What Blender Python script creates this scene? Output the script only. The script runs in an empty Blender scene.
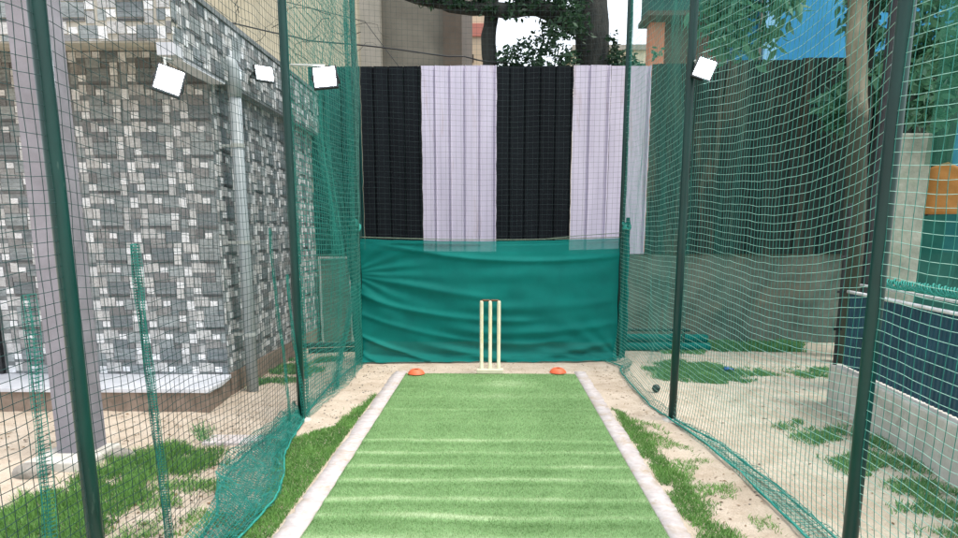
import bpy, math, random
import numpy as np
from mathutils import Vector, Matrix, noise
random.seed(7); rng = np.random.default_rng(7)
PI = math.pi
S = bpy.context.scene
COL = S.collection

# ------------------------------------------------------------------ materials
def newmat(name):
    m = bpy.data.materials.new(name); m.use_nodes = True
    nt = m.node_tree; b = nt.nodes['Principled BSDF']
    return m, nt, b
def N(nt, t, **k):
    n = nt.nodes.new(t)
    for a, v in k.items():
        if a in n.inputs.keys(): n.inputs[a].default_value = v
        else: setattr(n, a, v)
    return n
def ramp(nt, stops, fac):
    r = nt.nodes.new('ShaderNodeValToRGB'); e = r.color_ramp.elements
    while len(e) < len(stops): e.new(0.5)
    for i, (p, c) in enumerate(stops):
        e[i].position = p; e[i].color = (*c, 1)
    nt.links.new(fac, r.inputs['Fac']); return r.outputs['Color']
def coords(nt, scale=(1, 1, 1), kind='Object'):
    tc = nt.nodes.new('ShaderNodeTexCoord'); mp = nt.nodes.new('ShaderNodeMapping')
    mp.inputs['Scale'].default_value = scale
    nt.links.new(tc.outputs[kind], mp.inputs['Vector']); return mp.outputs['Vector']
def noisef(nt, vec, scale, detail=6, rough=.6, dist=0):
    n = nt.nodes.new('ShaderNodeTexNoise')
    n.inputs['Scale'].default_value = scale; n.inputs['Detail'].default_value = detail
    n.inputs['Roughness'].default_value = rough; n.inputs['Distortion'].default_value = dist
    nt.links.new(vec, n.inputs['Vector']); return n.outputs['Fac']
def mixc(nt, fac, a, b, mode='MIX'):
    m = nt.nodes.new('ShaderNodeMix'); m.data_type = 'RGBA'; m.blend_type = mode
    for s, v in ((m.inputs['Factor'], fac), (m.inputs[6], a), (m.inputs[7], b)):
        if isinstance(v, bpy.types.NodeSocket): nt.links.new(v, s)
        elif isinstance(v, (int, float)): s.default_value = v
        else: s.default_value = (*v, 1)
    return m.outputs[2]
def bump(nt, b, h, strength=.4, dist=.01):
    n = nt.nodes.new('ShaderNodeBump'); n.inputs['Strength'].default_value = strength
    n.inputs['Distance'].default_value = dist
    nt.links.new(h, n.inputs['Height']); nt.links.new(n.outputs['Normal'], b.inputs['Normal'])
def two(name, c1, c2, scale=8, rough=.7, bs=.3, bd=.004, stretch=(1, 1, 1), lo=.35, hi=.65, spec=.4, metal=0, third=None, detail=7):
    """noise between two tones, with a coarse second layer for stains"""
    m, nt, b = newmat(name)
    v = coords(nt, stretch)
    c = ramp(nt, [(lo, c1), (hi, c2)], noisef(nt, v, scale, detail, .65))
    if third:
        k = ramp(nt, [(third[1], (0, 0, 0)), (third[2], (1, 1, 1))], noisef(nt, v, third[3], 5, .7, .4))
        c = mixc(nt, k, c, third[0])
    nt.links.new(c, b.inputs['Base Color'])
    b.inputs['Roughness'].default_value = rough; b.inputs['Metallic'].default_value = metal
    b.inputs['Specular IOR Level'].default_value = spec
    if bs: bump(nt, b, noisef(nt, v, scale * 5, 4, .6), bs, bd)
    return m
def leafmat(name, ca, cb, trans=.35, rough=.5):
    """leaf / blade: per-face tone from the 'tone' attribute, light passes through"""
    m, nt, b = newmat(name)
    at = N(nt, 'ShaderNodeAttribute', attribute_name='tone')
    c = ramp(nt, [(0, ca), (1, cb)], at.outputs['Fac'])
    nt.links.new(c, b.inputs['Base Color']); b.inputs['Roughness'].default_value = rough
    b.inputs['Specular IOR Level'].default_value = .3
    tr = N(nt, 'ShaderNodeBsdfTranslucent'); nt.links.new(c, tr.inputs['Color'])
    mx = N(nt, 'ShaderNodeMixShader'); mx.inputs[0].default_value = trans
    nt.links.new(b.outputs[0], mx.inputs[1]); nt.links.new(tr.outputs[0], mx.inputs[2])
    nt.links.new(mx.outputs[0], nt.nodes['Material Output'].inputs['Surface'])
    return m

M = {}
# sandy soil
def sand():
    m, nt, b = newmat('sandy_soil'); v = coords(nt)
    big = noisef(nt, v, .9, 5, .6, .3); mid = noisef(nt, v, 5, 8, .7); fine = noisef(nt, v, 90, 5, .75)
    c = ramp(nt, [(.3, (.50, .40, .30)), (.52, (.63, .53, .42)), (.72, (.70, .61, .51))], mid)
    # greyer and darker on the right of the lane
    sx = N(nt, 'ShaderNodeSeparateXYZ'); nt.links.new(v, sx.inputs[0])
    mr = N(nt, 'ShaderNodeMapRange'); mr.inputs['From Min'].default_value = 1.25; mr.inputs['From Max'].default_value = 2.0
    nt.links.new(sx.outputs['X'], mr.inputs['Value'])
    c = mixc(nt, mr.outputs[0], c, ramp(nt, [(.3, (.36, .33, .245)), (.52, (.50, .465, .37)), (.72, (.60, .56, .47))], mid))
    k = ramp(nt, [(.50, (0, 0, 0)), (.68, (1, 1, 1))], big)
    c = mixc(nt, k, c, mixc(nt, .45, c, (.30, .22, .15)))
    g = ramp(nt, [(.36, (.5, .5, .5)), (.6, (1, 1, 1))], fine)
    c = mixc(nt, .45, c, g, 'MULTIPLY')
    nt.links.new(c, b.inputs['Base Color']); b.inputs['Roughness'].default_value = .95
    b.inputs['Specular IOR Level'].default_value = .15
    h = N(nt, 'ShaderNodeMath', operation='ADD'); nt.links.new(fine, h.inputs[0]); nt.links.new(mid, h.inputs[1])
    bump(nt, b, h.outputs[0], .8, .012)
    return m
M['sand'] = sand()
def turf():
    m, nt, b = newmat('artificial_turf'); v = coords(nt)
    at = N(nt, 'ShaderNodeAttribute', attribute_name='tone')
    c = ramp(nt, [(0, (.14, .265, .095)), (.45, (.225, .40, .16)), (1, (.50, .63, .37))], at.outputs['Fac'])
    f = ramp(nt, [(.3, (.42, .42, .42)), (.65, (1.15, 1.15, 1.15))], noisef(nt, v, 70, 6, .85))
    c = mixc(nt, .7, c, f, 'MULTIPLY')
    nt.links.new(c, b.inputs['Base Color']); b.inputs['Roughness'].default_value = .8
    b.inputs['Specular IOR Level'].default_value = .2
    bump(nt, b, noisef(nt, v, 160, 4, .8), .9, .008); return m
M['turf'] = turf()
M['turfblade'] = leafmat('turf_pile', (.14, .27, .085), (.54, .67, .39), .2, .6)
M['grass'] = leafmat('grass_blade', (.06, .17, .035), (.22, .43, .11), .3, .55)
M['weed'] = leafmat('weed_blade', (.06, .19, .065), (.19, .40, .15), .3, .55)
M['leafd'] = leafmat('dark_leaf', (.008, .028, .014), (.04, .10, .045), .3, .45)
M['leafg'] = leafmat('fresh_leaf', (.045, .15, .09), (.14, .34, .2), .35, .4)
M['litter'] = leafmat('dry_litter', (.07, .045, .025), (.26, .17, .09), .1, .9)
M['edge'] = two('whitewashed_edge', (.43, .385, .375), (.57, .53, .52), 14, .9, .3, .002, third=((.40, .32, .24), .50, .68, 7), spec=.1)
M['edge2'] = M['edge']
M['pipe'] = two('green_paint', (.0005, .022, .018), (.001, .045, .036), 6, .36, .12, .002, (1, 1, .25), third=((.03, .075, .06), .64, .70, 22), spec=.4)
M['pipe_rust'] = two('rusted_paint', (.02, .05, .04), (.10, .07, .045), 30, .6, .3, .002)
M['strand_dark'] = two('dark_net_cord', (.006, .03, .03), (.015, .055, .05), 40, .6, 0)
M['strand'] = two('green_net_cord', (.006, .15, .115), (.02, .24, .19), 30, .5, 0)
M['strand_mid'] = two('worn_net_cord', (.025, .13, .105), (.07, .22, .18), 30, .5, 0)
M['strand_pale'] = two('sunbleached_net_cord', (.20, .42, .34), (.34, .56, .47), 30, .5, 0)
def clothmat(name, c1, c2, alpha, sx=500):
    m, nt, b = newmat(name); v = coords(nt)
    c = ramp(nt, [(.35, c1), (.7, c2)], noisef(nt, v, 3, 6, .6))
    nt.links.new(c, b.inputs['Base Color']); b.inputs['Roughness'].default_value = .75
    b.inputs['Specular IOR Level'].default_value = .2
    bump(nt, b, noisef(nt, coords(nt, (1, 1, 1)), 300, 2, .5), .25, .002)
    tl = N(nt, 'ShaderNodeBsdfTranslucent'); nt.links.new(c, tl.inputs['Color'])
    m1 = N(nt, 'ShaderNodeMixShader'); m1.inputs[0].default_value = .22
    nt.links.new(b.outputs[0], m1.inputs[1]); nt.links.new(tl.outputs[0], m1.inputs[2])
    tp = N(nt, 'ShaderNodeBsdfTransparent'); m2 = N(nt, 'ShaderNodeMixShader'); m2.inputs[0].default_value = 1 - alpha
    nt.links.new(m1.outputs[0], m2.inputs[1]); nt.links.new(tp.outputs[0], m2.inputs[2])
    nt.links.new(m2.outputs[0], nt.nodes['Material Output'].inputs['Surface']); return m
M['cloth'] = clothmat('teal_shade_cloth', (.0, .15, .13), (.0, .20, .17), .985)
M['cloth_thin'] = clothmat('thin_shade_cloth', (.0, .20, .175), (.005, .22, .19), .80)
M['shade_green'] = clothmat('faded_green_shade_net', (.015, .11, .07), (.05, .2, .125), .6)
M['navy'] = two('navy_panel_paint', (.008, .045, .07), (.016, .075, .115), 4, .45, .2, .003, third=((.04, .09, .12), .62, .8, 9))
M['whitepaint'] = two('white_rail_paint', (.55, .55, .55), (.78, .78, .78), 20, .5, .2, .002)
M['concrete'] = two('rough_concrete', (.44, .42, .37), (.60, .575, .52), 5, .9, .6, .006, third=((.25, .24, .2), .58, .75, 2.2))
M['lowwall'] = two('stained_plaster', (.075, .105, .085), (.16, .19, .155), 3.2, .95, .7, .01, third=((.20, .18, .13), .5, .75, 1.1))
M['black_sheet'] = two('black_painted_sheet', (.003, .0045, .007), (.007, .010, .013), 6, .75, .25, .003, (1, 1, .12), third=((.02, .024, .027), .62, .85, 9), spec=.14)
M['white_sheet'] = two('white_painted_sheet', (.50, .46, .57), (.60, .555, .67), 5, .6, .25, .003, (1, 1, .12), third=((.36, .27, .27), .60, .80, 5), spec=.3)
M['bare_sheet'] = two('weathered_dark_sheet', (.010, .024, .022), (.034, .05, .042), 5, .7, .3, .003, (1, 1, .12), third=((.13, .11, .075), .54, .76, 5), spec=.2)
M['teal_sheet'] = two('teal_painted_sheet', (.002, .04, .036), (.006, .07, .062), 5, .7, .3, .003, (1, 1, .12), spec=.2)
M['pillar'] = two('lavender_plaster', (.205, .195, .215), (.285, .27, .30), 4, .9, .4, .004, third=((.26, .24, .25), .6, .8, 3))
M['stone_face'] = two('brown_plinth_plaster', (.17, .13, .10), (.28, .215, .17), 9, .9, .6, .006)
M['ledge'] = two('pale_marble_ledge', (.50, .52, .56), (.66, .67, .70), 6, .5, .2, .002)
M['grout'] = two('grey_tile_ground', (.14, .155, .16), (.24, .255, .255), 14, .5, .3, .003)
def tilemat(name, c1, c2, scale=20, rough=.35):
    m, nt, b = newmat(name); v = coords(nt, (1, 1, 2.2))
    at = N(nt, 'ShaderNodeAttribute', attribute_name='tone')
    a = mixc(nt, at.outputs['Fac'], c1, c2)
    f = ramp(nt, [(.32, (.42, .42, .42)), (.62, (1.12, 1.12, 1.12))], noisef(nt, v, scale, 8, .75, 1.6))
    c = mixc(nt, .8, a, f, 'MULTIPLY')
    st = ramp(nt, [(.45, (1, 1, 1)), (.75, (.62, .60, .56))], noisef(nt, coords(nt, (1, 1, .35)), 1.6, 6, .7))
    c = mixc(nt, .7, c, st, 'MULTIPLY')
    nt.links.new(c, b.inputs['Base Color']); b.inputs['Roughness'].default_value = rough
    bump(nt, b, noisef(nt, v, scale * 2, 5, .7, 1), .7, .006); return m
M['t_white'] = tilemat('white_tile', (.80, .82, .84), (.90, .91, .92))
M['t_beige'] = tilemat('beige_tile', (.44, .45, .45), (.66, .66, .65))
M['t_slate'] = tilemat('slate_tile', (.17, .20, .215), (.36, .40, .405), 16)
M['t_brown'] = tilemat('brown_slate_tile', (.17, .175, .18), (.34, .34, .335), 16)
M['t_strip'] = tilemat('ledger_tile', (.06, .07, .075), (.22, .22, .22))
M['soffit'] = two('cream_soffit', (.36, .34, .29), (.50, .47, .40), 5, .85, .3)
M['dark'] = two('black_metal', (.008, .009, .01), (.02, .022, .024), 10, .5, .1)
M['drain'] = two('grey_plastic_pipe', (.27, .31, .32), (.36, .40, .41), 4, .45, .1, .002, (1, 1, .3))
M['beige_wall'] = two('beige_plaster', (.40, .36, .26), (.50, .46, .34), 1.2, .95, .2, .006, third=((.30, .25, .17), .56, .75, .8))
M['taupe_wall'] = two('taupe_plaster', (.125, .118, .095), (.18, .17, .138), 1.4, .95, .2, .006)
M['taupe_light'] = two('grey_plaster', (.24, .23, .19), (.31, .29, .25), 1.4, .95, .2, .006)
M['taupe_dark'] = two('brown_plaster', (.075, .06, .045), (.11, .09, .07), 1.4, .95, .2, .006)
M['cream'] = two('cream_wall', (.66, .52, .36), (.76, .62, .46), 1, .9, .1)
M['pink'] = two('pink_band', (.55, .2, .16), (.62, .25, .2), 2, .9, 0)
M['farcream'] = two('far_cream_wall', (.62, .56, .40), (.7, .64, .48), 1, .9, 0)
M['orange_wall'] = two('orange_column_paint', (.66, .25, .14), (.74, .32, .2), 2, .8, .1)
M['shadow_brown'] = two('brown_shadowed_wall', (.11, .075, .055), (.18, .12, .09), 8, .9, .3)  # brown shadow beside the orange column, painted as the wall colour
M['roof_g'] = two('dark_green_roof', (.008, .055, .05), (.02, .09, .08), 4, .7, .2)
M['blue'] = two('blue_plaster', (.015, .17, .34), (.03, .23, .42), 1.6, .85, .2)
M['paleblue'] = two('pale_blue_plaster', (.16, .38, .58), (.22, .45, .66), 1.6, .85, .1)
M['bark_d'] = two('dark_bark', (.012, .016, .015), (.04, .042, .036), 9, .95, .9, .02, (1, 1, .3))
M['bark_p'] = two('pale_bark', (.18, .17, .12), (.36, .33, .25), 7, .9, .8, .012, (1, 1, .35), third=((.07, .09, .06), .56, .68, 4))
M['orange_tarp'] = two('orange_tarpaulin', (.34, .15, .03), (.46, .22, .06), 5, .7, .3, .01)
M['cone'] = two('orange_plastic', (.72, .13, .05), (.80, .17, .07), 5, .5, .05)
M['stump'] = two('cream_stump_paint', (.66, .62, .42), (.78, .74, .55), 9, .45, .1, .001, third=((.70, .60, .25), .55, .75, 6))
M['stumpbase'] = two('cream_base', (.68, .60, .45), (.76, .68, .52), 9, .6, .1)
M['bail'] = two('brown_bail_wood', (.10, .045, .02), (.18, .085, .04), 12, .5, .1)
M['rope'] = two('teal_rope', (.01, .20, .16), (.03, .30, .24), 40, .7, .4)
M['stone'] = two('grey_stone', (.20, .185, .16), (.34, .31, .27), 10, .95, .8, .01)
M['twine'] = two('pale_twine', (.10, .16, .12), (.2, .25, .18), 40, .8, .3)
M['blue_plastic'] = two('blue_plastic', (.03, .10, .28), (.05, .15, .36), 9, .4, .1)
M['greyframe'] = two('pale_frame_paint', (.33, .36, .34), (.45, .47, .44), 9, .6, .1)
M['lens'] = None
def emis(name, c, s):
    m, nt, b = newmat(name); b.inputs['Base Color'].default_value = (.8, .8, .8, 1)
    b.inputs['Emission Color'].default_value = (*c, 1); b.inputs['Emission Strength'].default_value = s; return m
M['lens'] = emis('lit_lamp_glass', (.84, .92, 1), 16)

# ------------------------------------------------------------------ mesh helpers
class MB:
    def __init__(s): s.v = []; s.f = []; s.m = []; s.t = []; s.mi = 0; s.tone = .5
    def face(s, ids): s.f.append(ids); s.m.append(s.mi); s.t.append(s.tone)
    def box(s, x0, y0, z0, x1, y1, z1, mat=None):
        n = len(s.v)
        P = [(x0, y0, z0), (x1, y0, z0), (x1, y1, z0), (x0, y1, z0), (x0, y0, z1), (x1, y0, z1), (x1, y1, z1), (x0, y1, z1)]
        if mat: P = [tuple(mat @ Vector(p)) for p in P]
        s.v += P
        for q in ((3, 2, 1, 0), (4, 5, 6, 7), (0, 1, 5, 4), (1, 2, 6, 5), (2, 3, 7, 6), (3, 0, 4, 7)): s.face(tuple(n + i for i in q))
    def tube(s, pts, r, k=10, cap=True):
        pts = [Vector(p) for p in pts]; rs = r if isinstance(r, (list, tuple)) else [r] * len(pts)
        n = len(s.v); up = None
        for i, p in enumerate(pts):
            d = (pts[min(i + 1, len(pts) - 1)] - pts[max(i - 1, 0)]).normalized()
            if up is None: up = Vector((0, 0, 1)) if abs(d.z) < .9 else Vector((1, 0, 0))
            a = d.cross(up).normalized(); b = a.cross(d).normalized(); up = b
            for j in range(k):
                w = 2 * PI * j / k; s.v.append(tuple(p + (a * math.cos(w) + b * math.sin(w)) * rs[i]))
        for i in range(len(pts) - 1):
            for j in range(k):
                s.face((n + i * k + j, n + i * k + (j + 1) % k, n + (i + 1) * k + (j + 1) % k, n + (i + 1) * k + j))
        if cap:
            s.face(tuple(n + j for j in range(k))[::-1]); s.face(tuple(n + (len(pts) - 1) * k + j for j in range(k)))
    def lathe(s, prof, c, k=24):
        n = len(s.v)
        for (r, z) in prof:
            for j in range(k): s.v.append((c[0] + r * math.cos(2 * PI * j / k), c[1] + r * math.sin(2 * PI * j / k), c[2] + z))
        for i in range(len(prof) - 1):
            for j in range(k): s.face((n + i * k + j, n + i * k + (j + 1) % k, n + (i + 1) * k + (j + 1) % k, n + (i + 1) * k + j))
    def grid(s, nu, nv, fn):
        n = len(s.v)
        for i in range(nu + 1):
            for j in range(nv + 1): s.v.append(tuple(fn(i / nu, j / nv)))
        for i in range(nu):
            for j in range(nv): s.face((n + i * (nv + 1) + j, n + (i + 1) * (nv + 1) + j, n + (i + 1) * (nv + 1) + j + 1, n + i * (nv + 1) + j + 1))
    def build(s, name, mats, parent=None, smooth=False, bevel=0, tones=False):
        me = bpy.data.meshes.new(name); me.from_pydata(s.v, [], s.f)
        for m in (mats if isinstance(mats, (list, tuple)) else [mats]): me.materials.append(m)
        me.polygons.foreach_set('material_index', s.m)
        if tones:
            a = me.attributes.new('tone', 'FLOAT', 'FACE'); a.data.foreach_set('value', s.t)
        if smooth: me.polygons.foreach_set('use_smooth', [True] * len(s.f))
        me.update()
        o = bpy.data.objects.new(name, me); COL.objects.link(o)
        if bevel:
            b = o.modifiers.new('bevel', 'BEVEL'); b.width = bevel; b.segments = 2; b.limit_method = 'ANGLE'
        if parent: o.parent = parent; o.matrix_parent_inverse = Matrix.Translation(-parent.location) if parent.location.length else Matrix()
        return o
def fast(name, V, F, mat, parent=None, tone=None, smooth=False):
    """numpy mesh: V (n,3); F (m,k)"""
    V = np.asarray(V, dtype=np.float32); F = np.asarray(F, dtype=np.int32); k = F.shape[1]
    me = bpy.data.meshes.new(name)
    me.vertices.add(len(V)); me.vertices.foreach_set('co', V.ravel())
    me.loops.add(F.size); me.loops.foreach_set('vertex_index', F.ravel())
    me.polygons.add(len(F)); me.polygons.foreach_set('loop_start', np.arange(0, F.size, k, dtype=np.int32))
    me.materials.append(mat)
    if tone is not None:
        a = me.attributes.new('tone', 'FLOAT', 'FACE' if len(tone) == len(F) else 'POINT'); a.data.foreach_set('value', np.asarray(tone, dtype=np.float32))
    if smooth: me.polygons.foreach_set('use_smooth', np.ones(len(F), dtype=bool))
    me.update(calc_edges=True); me.validate()
    o = bpy.data.objects.new(name, me); COL.objects.link(o)
    if parent: o.parent = parent; o.matrix_parent_inverse = Matrix.Translation(-parent.location) if parent.location.length else Matrix()
    return o
def tag(o, label, cat=None, group=None, kind=None):
    if label: o['label'] = label
    if cat: o['category'] = cat
    if group: o['group'] = group
    if kind: o['kind'] = kind
    return o
def empty(name, loc, label, cat, group=None):
    o = bpy.data.objects.new(name, None); COL.objects.link(o); o.location = loc; o.empty_display_size = .1
    return tag(o, label, cat, group)
def nz(x, y=0, z=0): return noise.noise(Vector((x, y, z)))

# ------------------------------------------------------------------ ground
def axis(a, b, st, far):
    c = list(np.arange(a, b + 1e-6, st))
    w = [a - d for d in far][::-1]; e = [b + d for d in far]
    return w + c + e
xs = axis(-4.6, 4.6, .05, [.5, 1.5, 4, 12, 40, 150, 400]); ys = axis(.6, 9.2, .05, [.5, 1.5, 4, 12, 40, 150, 400])
def gz(x, y):
    if abs(x) > 4.7 or y < .5 or y > 9.3: return 0.0
    if -1.08 < x < .98 and y < 7: return 0.0
    a = .018 * nz(x * 1.4, y * 1.4, 3) + .009 * nz(x * 5, y * 5) + .005 * nz(x * 14, y * 14)
    e = min(1, (abs(x + .05) - 1.03) / .25) if y < 7.1 else min(1, (y - 7.0) / .4)
    if y < 7.5 and y > 6.95: e = max(e, 0) * .6
    return a * max(0, min(1, e)) - .001
gv = [(x, y, gz(x, y)) for x in xs for y in ys]; nyy = len(ys)
gf = [(i * nyy + j, (i + 1) * nyy + j, (i + 1) * nyy + j + 1, i * nyy + j + 1) for i in range(len(xs) - 1) for j in range(nyy - 1)]
tag(fast('ground', gv, gf, M['sand'], smooth=True), 'bare sandy soil around the practice lane', kind='structure')

# ------------------------------------------------------------------ turf mat
MX0, MX1, MY0, MY1 = -.885, .805, .4, 6.76
bands = [(5.33, .034, .35), (4.9, .06, .15), (4.47, .034, .7), (4.21, .034, .65), (3.96, .034, .7), (3.71, .034, .75), (3.41, .034, .8), (3.18, .034, .85), (2.93, .06, .8), (2.66, .05, .7), (2.4, .05, .7), (2.1, .05, .7), (5.75, .06, .12), (6.5, .08, .1)]
def tone(x, y):
    t = .34 + .16 * nz(x * 3, y * 3, 1) + .10 * nz(x * 12, y * 12, 5) + .08 * nz(x * 1.2, y * 9, 8)
    for (c, w, a) in bands:
        cc = c + .05 * nz(x * 1.1, c * 9, 2) + .012 * nz(x * 5, c * 7)
        d = (y - cc) / w
        if abs(d) < 3: t += .62 * a * math.exp(-d * d) * (.75 + .6 * nz(x * 2.3, c * 13, 4)) * (1 if d > 0 else 1)
        d2 = (y - cc + w * 2.2) / (w * 1.2)
        if abs(d2) < 2: t -= .24 * a * math.exp(-d2 * d2)
    t += .34 * math.exp(-((x - .07) / .38) ** 2 - ((y - 6.28) / .16) ** 2)
    t += .2 * math.exp(-((x - .1) / .3) ** 2 - ((y - 5.75) / .2) ** 2)
    return max(0, min(1, t))
nx, ny = 84, 318
def edgex(x, y):
    return x + (.006 * nz(y * 3, x * 9) if x in (MX0, MX1) else 0)
tv, tt = [], []
for i in range(nx + 1):
    for j in range(ny + 1):
        x = MX0 + (MX1 - MX0) * i / nx; y = MY0 + (MY1 - MY0) * j / ny
        t = tone(x, y); tt.append(t)
        tv.append((edgex(x, y) if i in (0, nx) else x, y, .016 + .010 * (t - .4) + .002 * nz(x * 20, y * 20)))
tf = [(i * (ny + 1) + j, (i + 1) * (ny + 1) + j, (i + 1) * (ny + 1) + j + 1, i * (ny + 1) + j + 1) for i in range(nx) for j in range(ny)]
mat_o = fast('turf_mat', tv, tf, M['turf'], tone=tt, smooth=True)
so = mat_o.modifiers.new('thick', 'SOLIDIFY'); so.thickness = .014; so.offset = -1
tag(mat_o, 'green artificial turf pitch mat with pale crosswise bands', 'turf mat')
# pile of short fibres
def blades(name, P, h, w, lean, tones, mat, parent=None, bend=True):
    n = len(P); ang = rng.uniform(0, 2 * PI, n); dx = np.cos(ang); dy = np.sin(ang)
    la = rng.uniform(0, 2 * PI, n); lx = np.cos(la) * lean; ly = np.sin(la) * lean
    a = np.stack([P[:, 0] - dx * w, P[:, 1] - dy * w, P[:, 2] - .003], 1); b = np.stack([P[:, 0] + dx * w, P[:, 1] + dy * w, P[:, 2] - .003], 1)
    c = np.stack([P[:, 0] + lx * .45 + dx * w * .8, P[:, 1] + ly * .45 + dy * w * .8, P[:, 2] + h * .6], 1)
    d = np.stack([P[:, 0] + lx * .45 - dx * w * .8, P[:, 1] + ly * .45 - dy * w * .8, P[:, 2] + h * .6], 1)
    e = np.stack([P[:, 0] + lx * 1.15, P[:, 1] + ly * 1.15, P[:, 2] + h], 1)
    if bend:
        V = np.stack([a, b, c, d, e], 1).reshape(-1, 3); i = np.arange(n) * 5
        F = np.concatenate([np.stack([i, i + 1, i + 2], 1), np.stack([i, i + 2, i + 3], 1), np.stack([i + 3, i + 2, i + 4], 1)])
        T = np.concatenate([tones] * 3)
    else:
        V = np.stack([a, b, e], 1).reshape(-1, 3); i = np.arange(n) * 3; F = np.stack([i, i + 1, i + 2], 1); T = tones
    return fast(name, V, F, mat, parent, tone=T)
n = 150000
yy = 2.6 + (MY1 - 2.6) * rng.random(n) ** 1.25; xx = rng.uniform(MX0 + .003, MX1 - .003, n)
tn = np.array([tone(x, y) for x, y in zip(xx, yy)])
P = np.stack([xx, yy, .016 + .010 * (tn - .4)], 1)
pile = blades('turf_pile', P, rng.uniform(.006, .013, n), .0016, rng.uniform(.001, .006, n), np.clip(tn * .95 + rng.normal(0, .2, n), 0, 1), M['turfblade'], mat_o, False)
pile['kind'] = 'stuff'

# whitewashed edging along both sides
for (x0, x1, lab) in ((-1.02, -.893, 'left'), (.813, .925, 'right')):
    b = MB(); ny2 = 260
    def fn(u, v, x0=x0, x1=x1):
        y = .4 + (6.93 - .4) * u; w = .012 * nz(y * 2.5, x0 * 9) + .009 * nz(y * 13, x0) + .005 * nz(y * 40, x0)
        outer = x0 if lab == 'left' else x1
        prof = [(0, -.01), (.02, .006), (.5, .009), (.98, .008), (1, -.01)][int(round(v * 4))]
        x = x0 + (x1 - x0) * prof[0]
        if (lab == 'left' and v < .3) or (lab == 'right' and v > .7): x += w * 1.3
        return (x, y, prof[1] + (.003 * nz(x * 20, y * 8) if 0 < v < 1 else 0))
    b.grid(ny2, 4, fn)
    o = b.build('painted_edging', M['edge'], smooth=True)
    tag(o, f'whitewashed strip of edging along the {lab} side of the green mat', 'edging', 'white edging strips of the pitch')

# ------------------------------------------------------------------ grass
def inpoly(x, y, pg):
    c = False; j = len(pg) - 1
    for i in range(len(pg)):
        if (pg[i][1] > y) != (pg[j][1] > y) and x < (pg[j][0] - pg[i][0]) * (y - pg[i][1]) / (pg[j][1] - pg[i][1]) + pg[i][0]: c = not c
        j = i
    return c
def patch(name, pg, dens, h, mat, label, thin=0, w=.0026, fuzzy=.05, lean=.03):
    x0, x1 = min(p[0] for p in pg) - .08, max(p[0] for p in pg) + .08; y0, y1 = min(p[1] for p in pg) - .08, max(p[1] for p in pg) + .08
    n = int((x1 - x0) * (y1 - y0) * dens); out = []
    for _ in range(n):
        x = random.uniform(x0, x1); y = random.uniform(y0, y1)
        jx = x + fuzzy * nz(x * 6, y * 6, 1) * 1.5 + random.gauss(0, fuzzy * .35); jy = y + fuzzy * nz(x * 6, y * 6, 9) * 1.5
        if not inpoly(jx, jy, pg): continue
        q = nz(x * 4, y * 4, 7) + .5 * nz(x * 13, y * 13, 2)
        if q < thin + random.gauss(0, .08): continue
        if -1.03 < x < .935: continue
        out.append((x, y, gz(x, y), q))
    if not out: return
    A = np.array(out); k = len(A)
    hh = h * rng.uniform(.45, 1.15, k) * (1 + .5 * np.clip(A[:, 3], -.6, .9))
    o = blades(name, A[:, :3], hh, w * rng.uniform(.7, 1.3, k), lean * rng.uniform(.3, 1.4, k), np.clip(.45 + .45 * A[:, 3] + rng.normal(0, .22, k), 0, 1), mat)
    tag(o, label, 'grass', kind='stuff')
LS = [(-1.25, 2.2), (-1.243, 2.963), (-1.226, 3.429), (-1.3, 3.901), (-1.436, 4.486), (-1.2, 4.71), (-1.14, 5.036), (-1.11, 5.608), (-1.03, 6.0), (-1.0, 5.278), (-1.0, 2.2)]
patch('grass_strip', LS, 30000, .026, M['grass'], 'short green grass strip between the left net and the white edging', -.75, w=.0019, lean=.02)
patch('grass_patch', [(-2.6, 2.6), (-2.45, 3.548), (-2.38, 3.95), (-2.3, 4.15), (-2.163, 4.35), (-1.85, 4.3), (-1.62, 3.95), (-1.775, 3.803), (-1.911, 3.716), (-1.85, 3.155), (-1.8, 2.6)], 15000, .060, M['grass'], 'thick green grass patch in front of the lavender pillar', -.45, .0022, .08)
patch('grass_patch', [(-1.85, 2.5), (-1.836, 3.56), (-1.753, 3.753), (-1.539, 3.724), (-1.2, 2.962), (-1.2, 2.5)], 12000, .032, M['grass'], 'thin tufts of grass on the soil just inside the left net', .05, .002, .08)
patch('weed_tuft', [(-2.131, 4.614), (-2.057, 4.75), (-1.882, 4.5), (-1.93, 4.3)], 5000, .065, M['weed'], 'small weed tuft right of the lavender pillar on the sand', -.1, .003, .1, lean=.05)
patch('grass_strip', [(.93, 5.5), (1.02, 5.232), (1.06, 4.452), (1.09, 4.045), (1.10, 3.481), (1.10, 2.3), (.92, 2.3), (.92, 3.95)], 30000, .024, M['grass'], 'ragged green grass strip beside the right white edging', -.42, w=.0019, lean=.02, fuzzy=.07)
patch('grass_patch', [(1.0, 5.3), (1.251, 4.765), (1.32, 4.145), (1.36, 3.486), (1.3, 2.5), (1.05, 2.5), (1.09, 3.955)], 9000, .022, M['grass'], 'sparse dry grass between the right grass strip and the right net', .22, .002)
patch('weed_patch', [(2.7, 8.85), (3.9, 8.85), (3.7, 8.224), (2.6, 8.205)], 9000, .07, M['weed'], 'dark green weeds along the foot of the rear wall', -.3, .004)
patch('weed_patch', [(1.65, 7.2), (1.9, 7.5), (2.3, 7.4), (2.5, 6.95), (2.4, 6.55), (1.921, 6.4), (1.6, 6.6)], 16000, .038, M['weed'], 'low round clump of weeds beyond the middle right post', -.45, .003, .12)
patch('weed_patch', [(2.5, 7.15), (3.5, 7.25), (3.3, 6.7), (2.5, 6.6)], 11000, .03, M['weed'], 'spreading weeds on bare soil left of the navy panels far end', .0, .003, .12)
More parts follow.
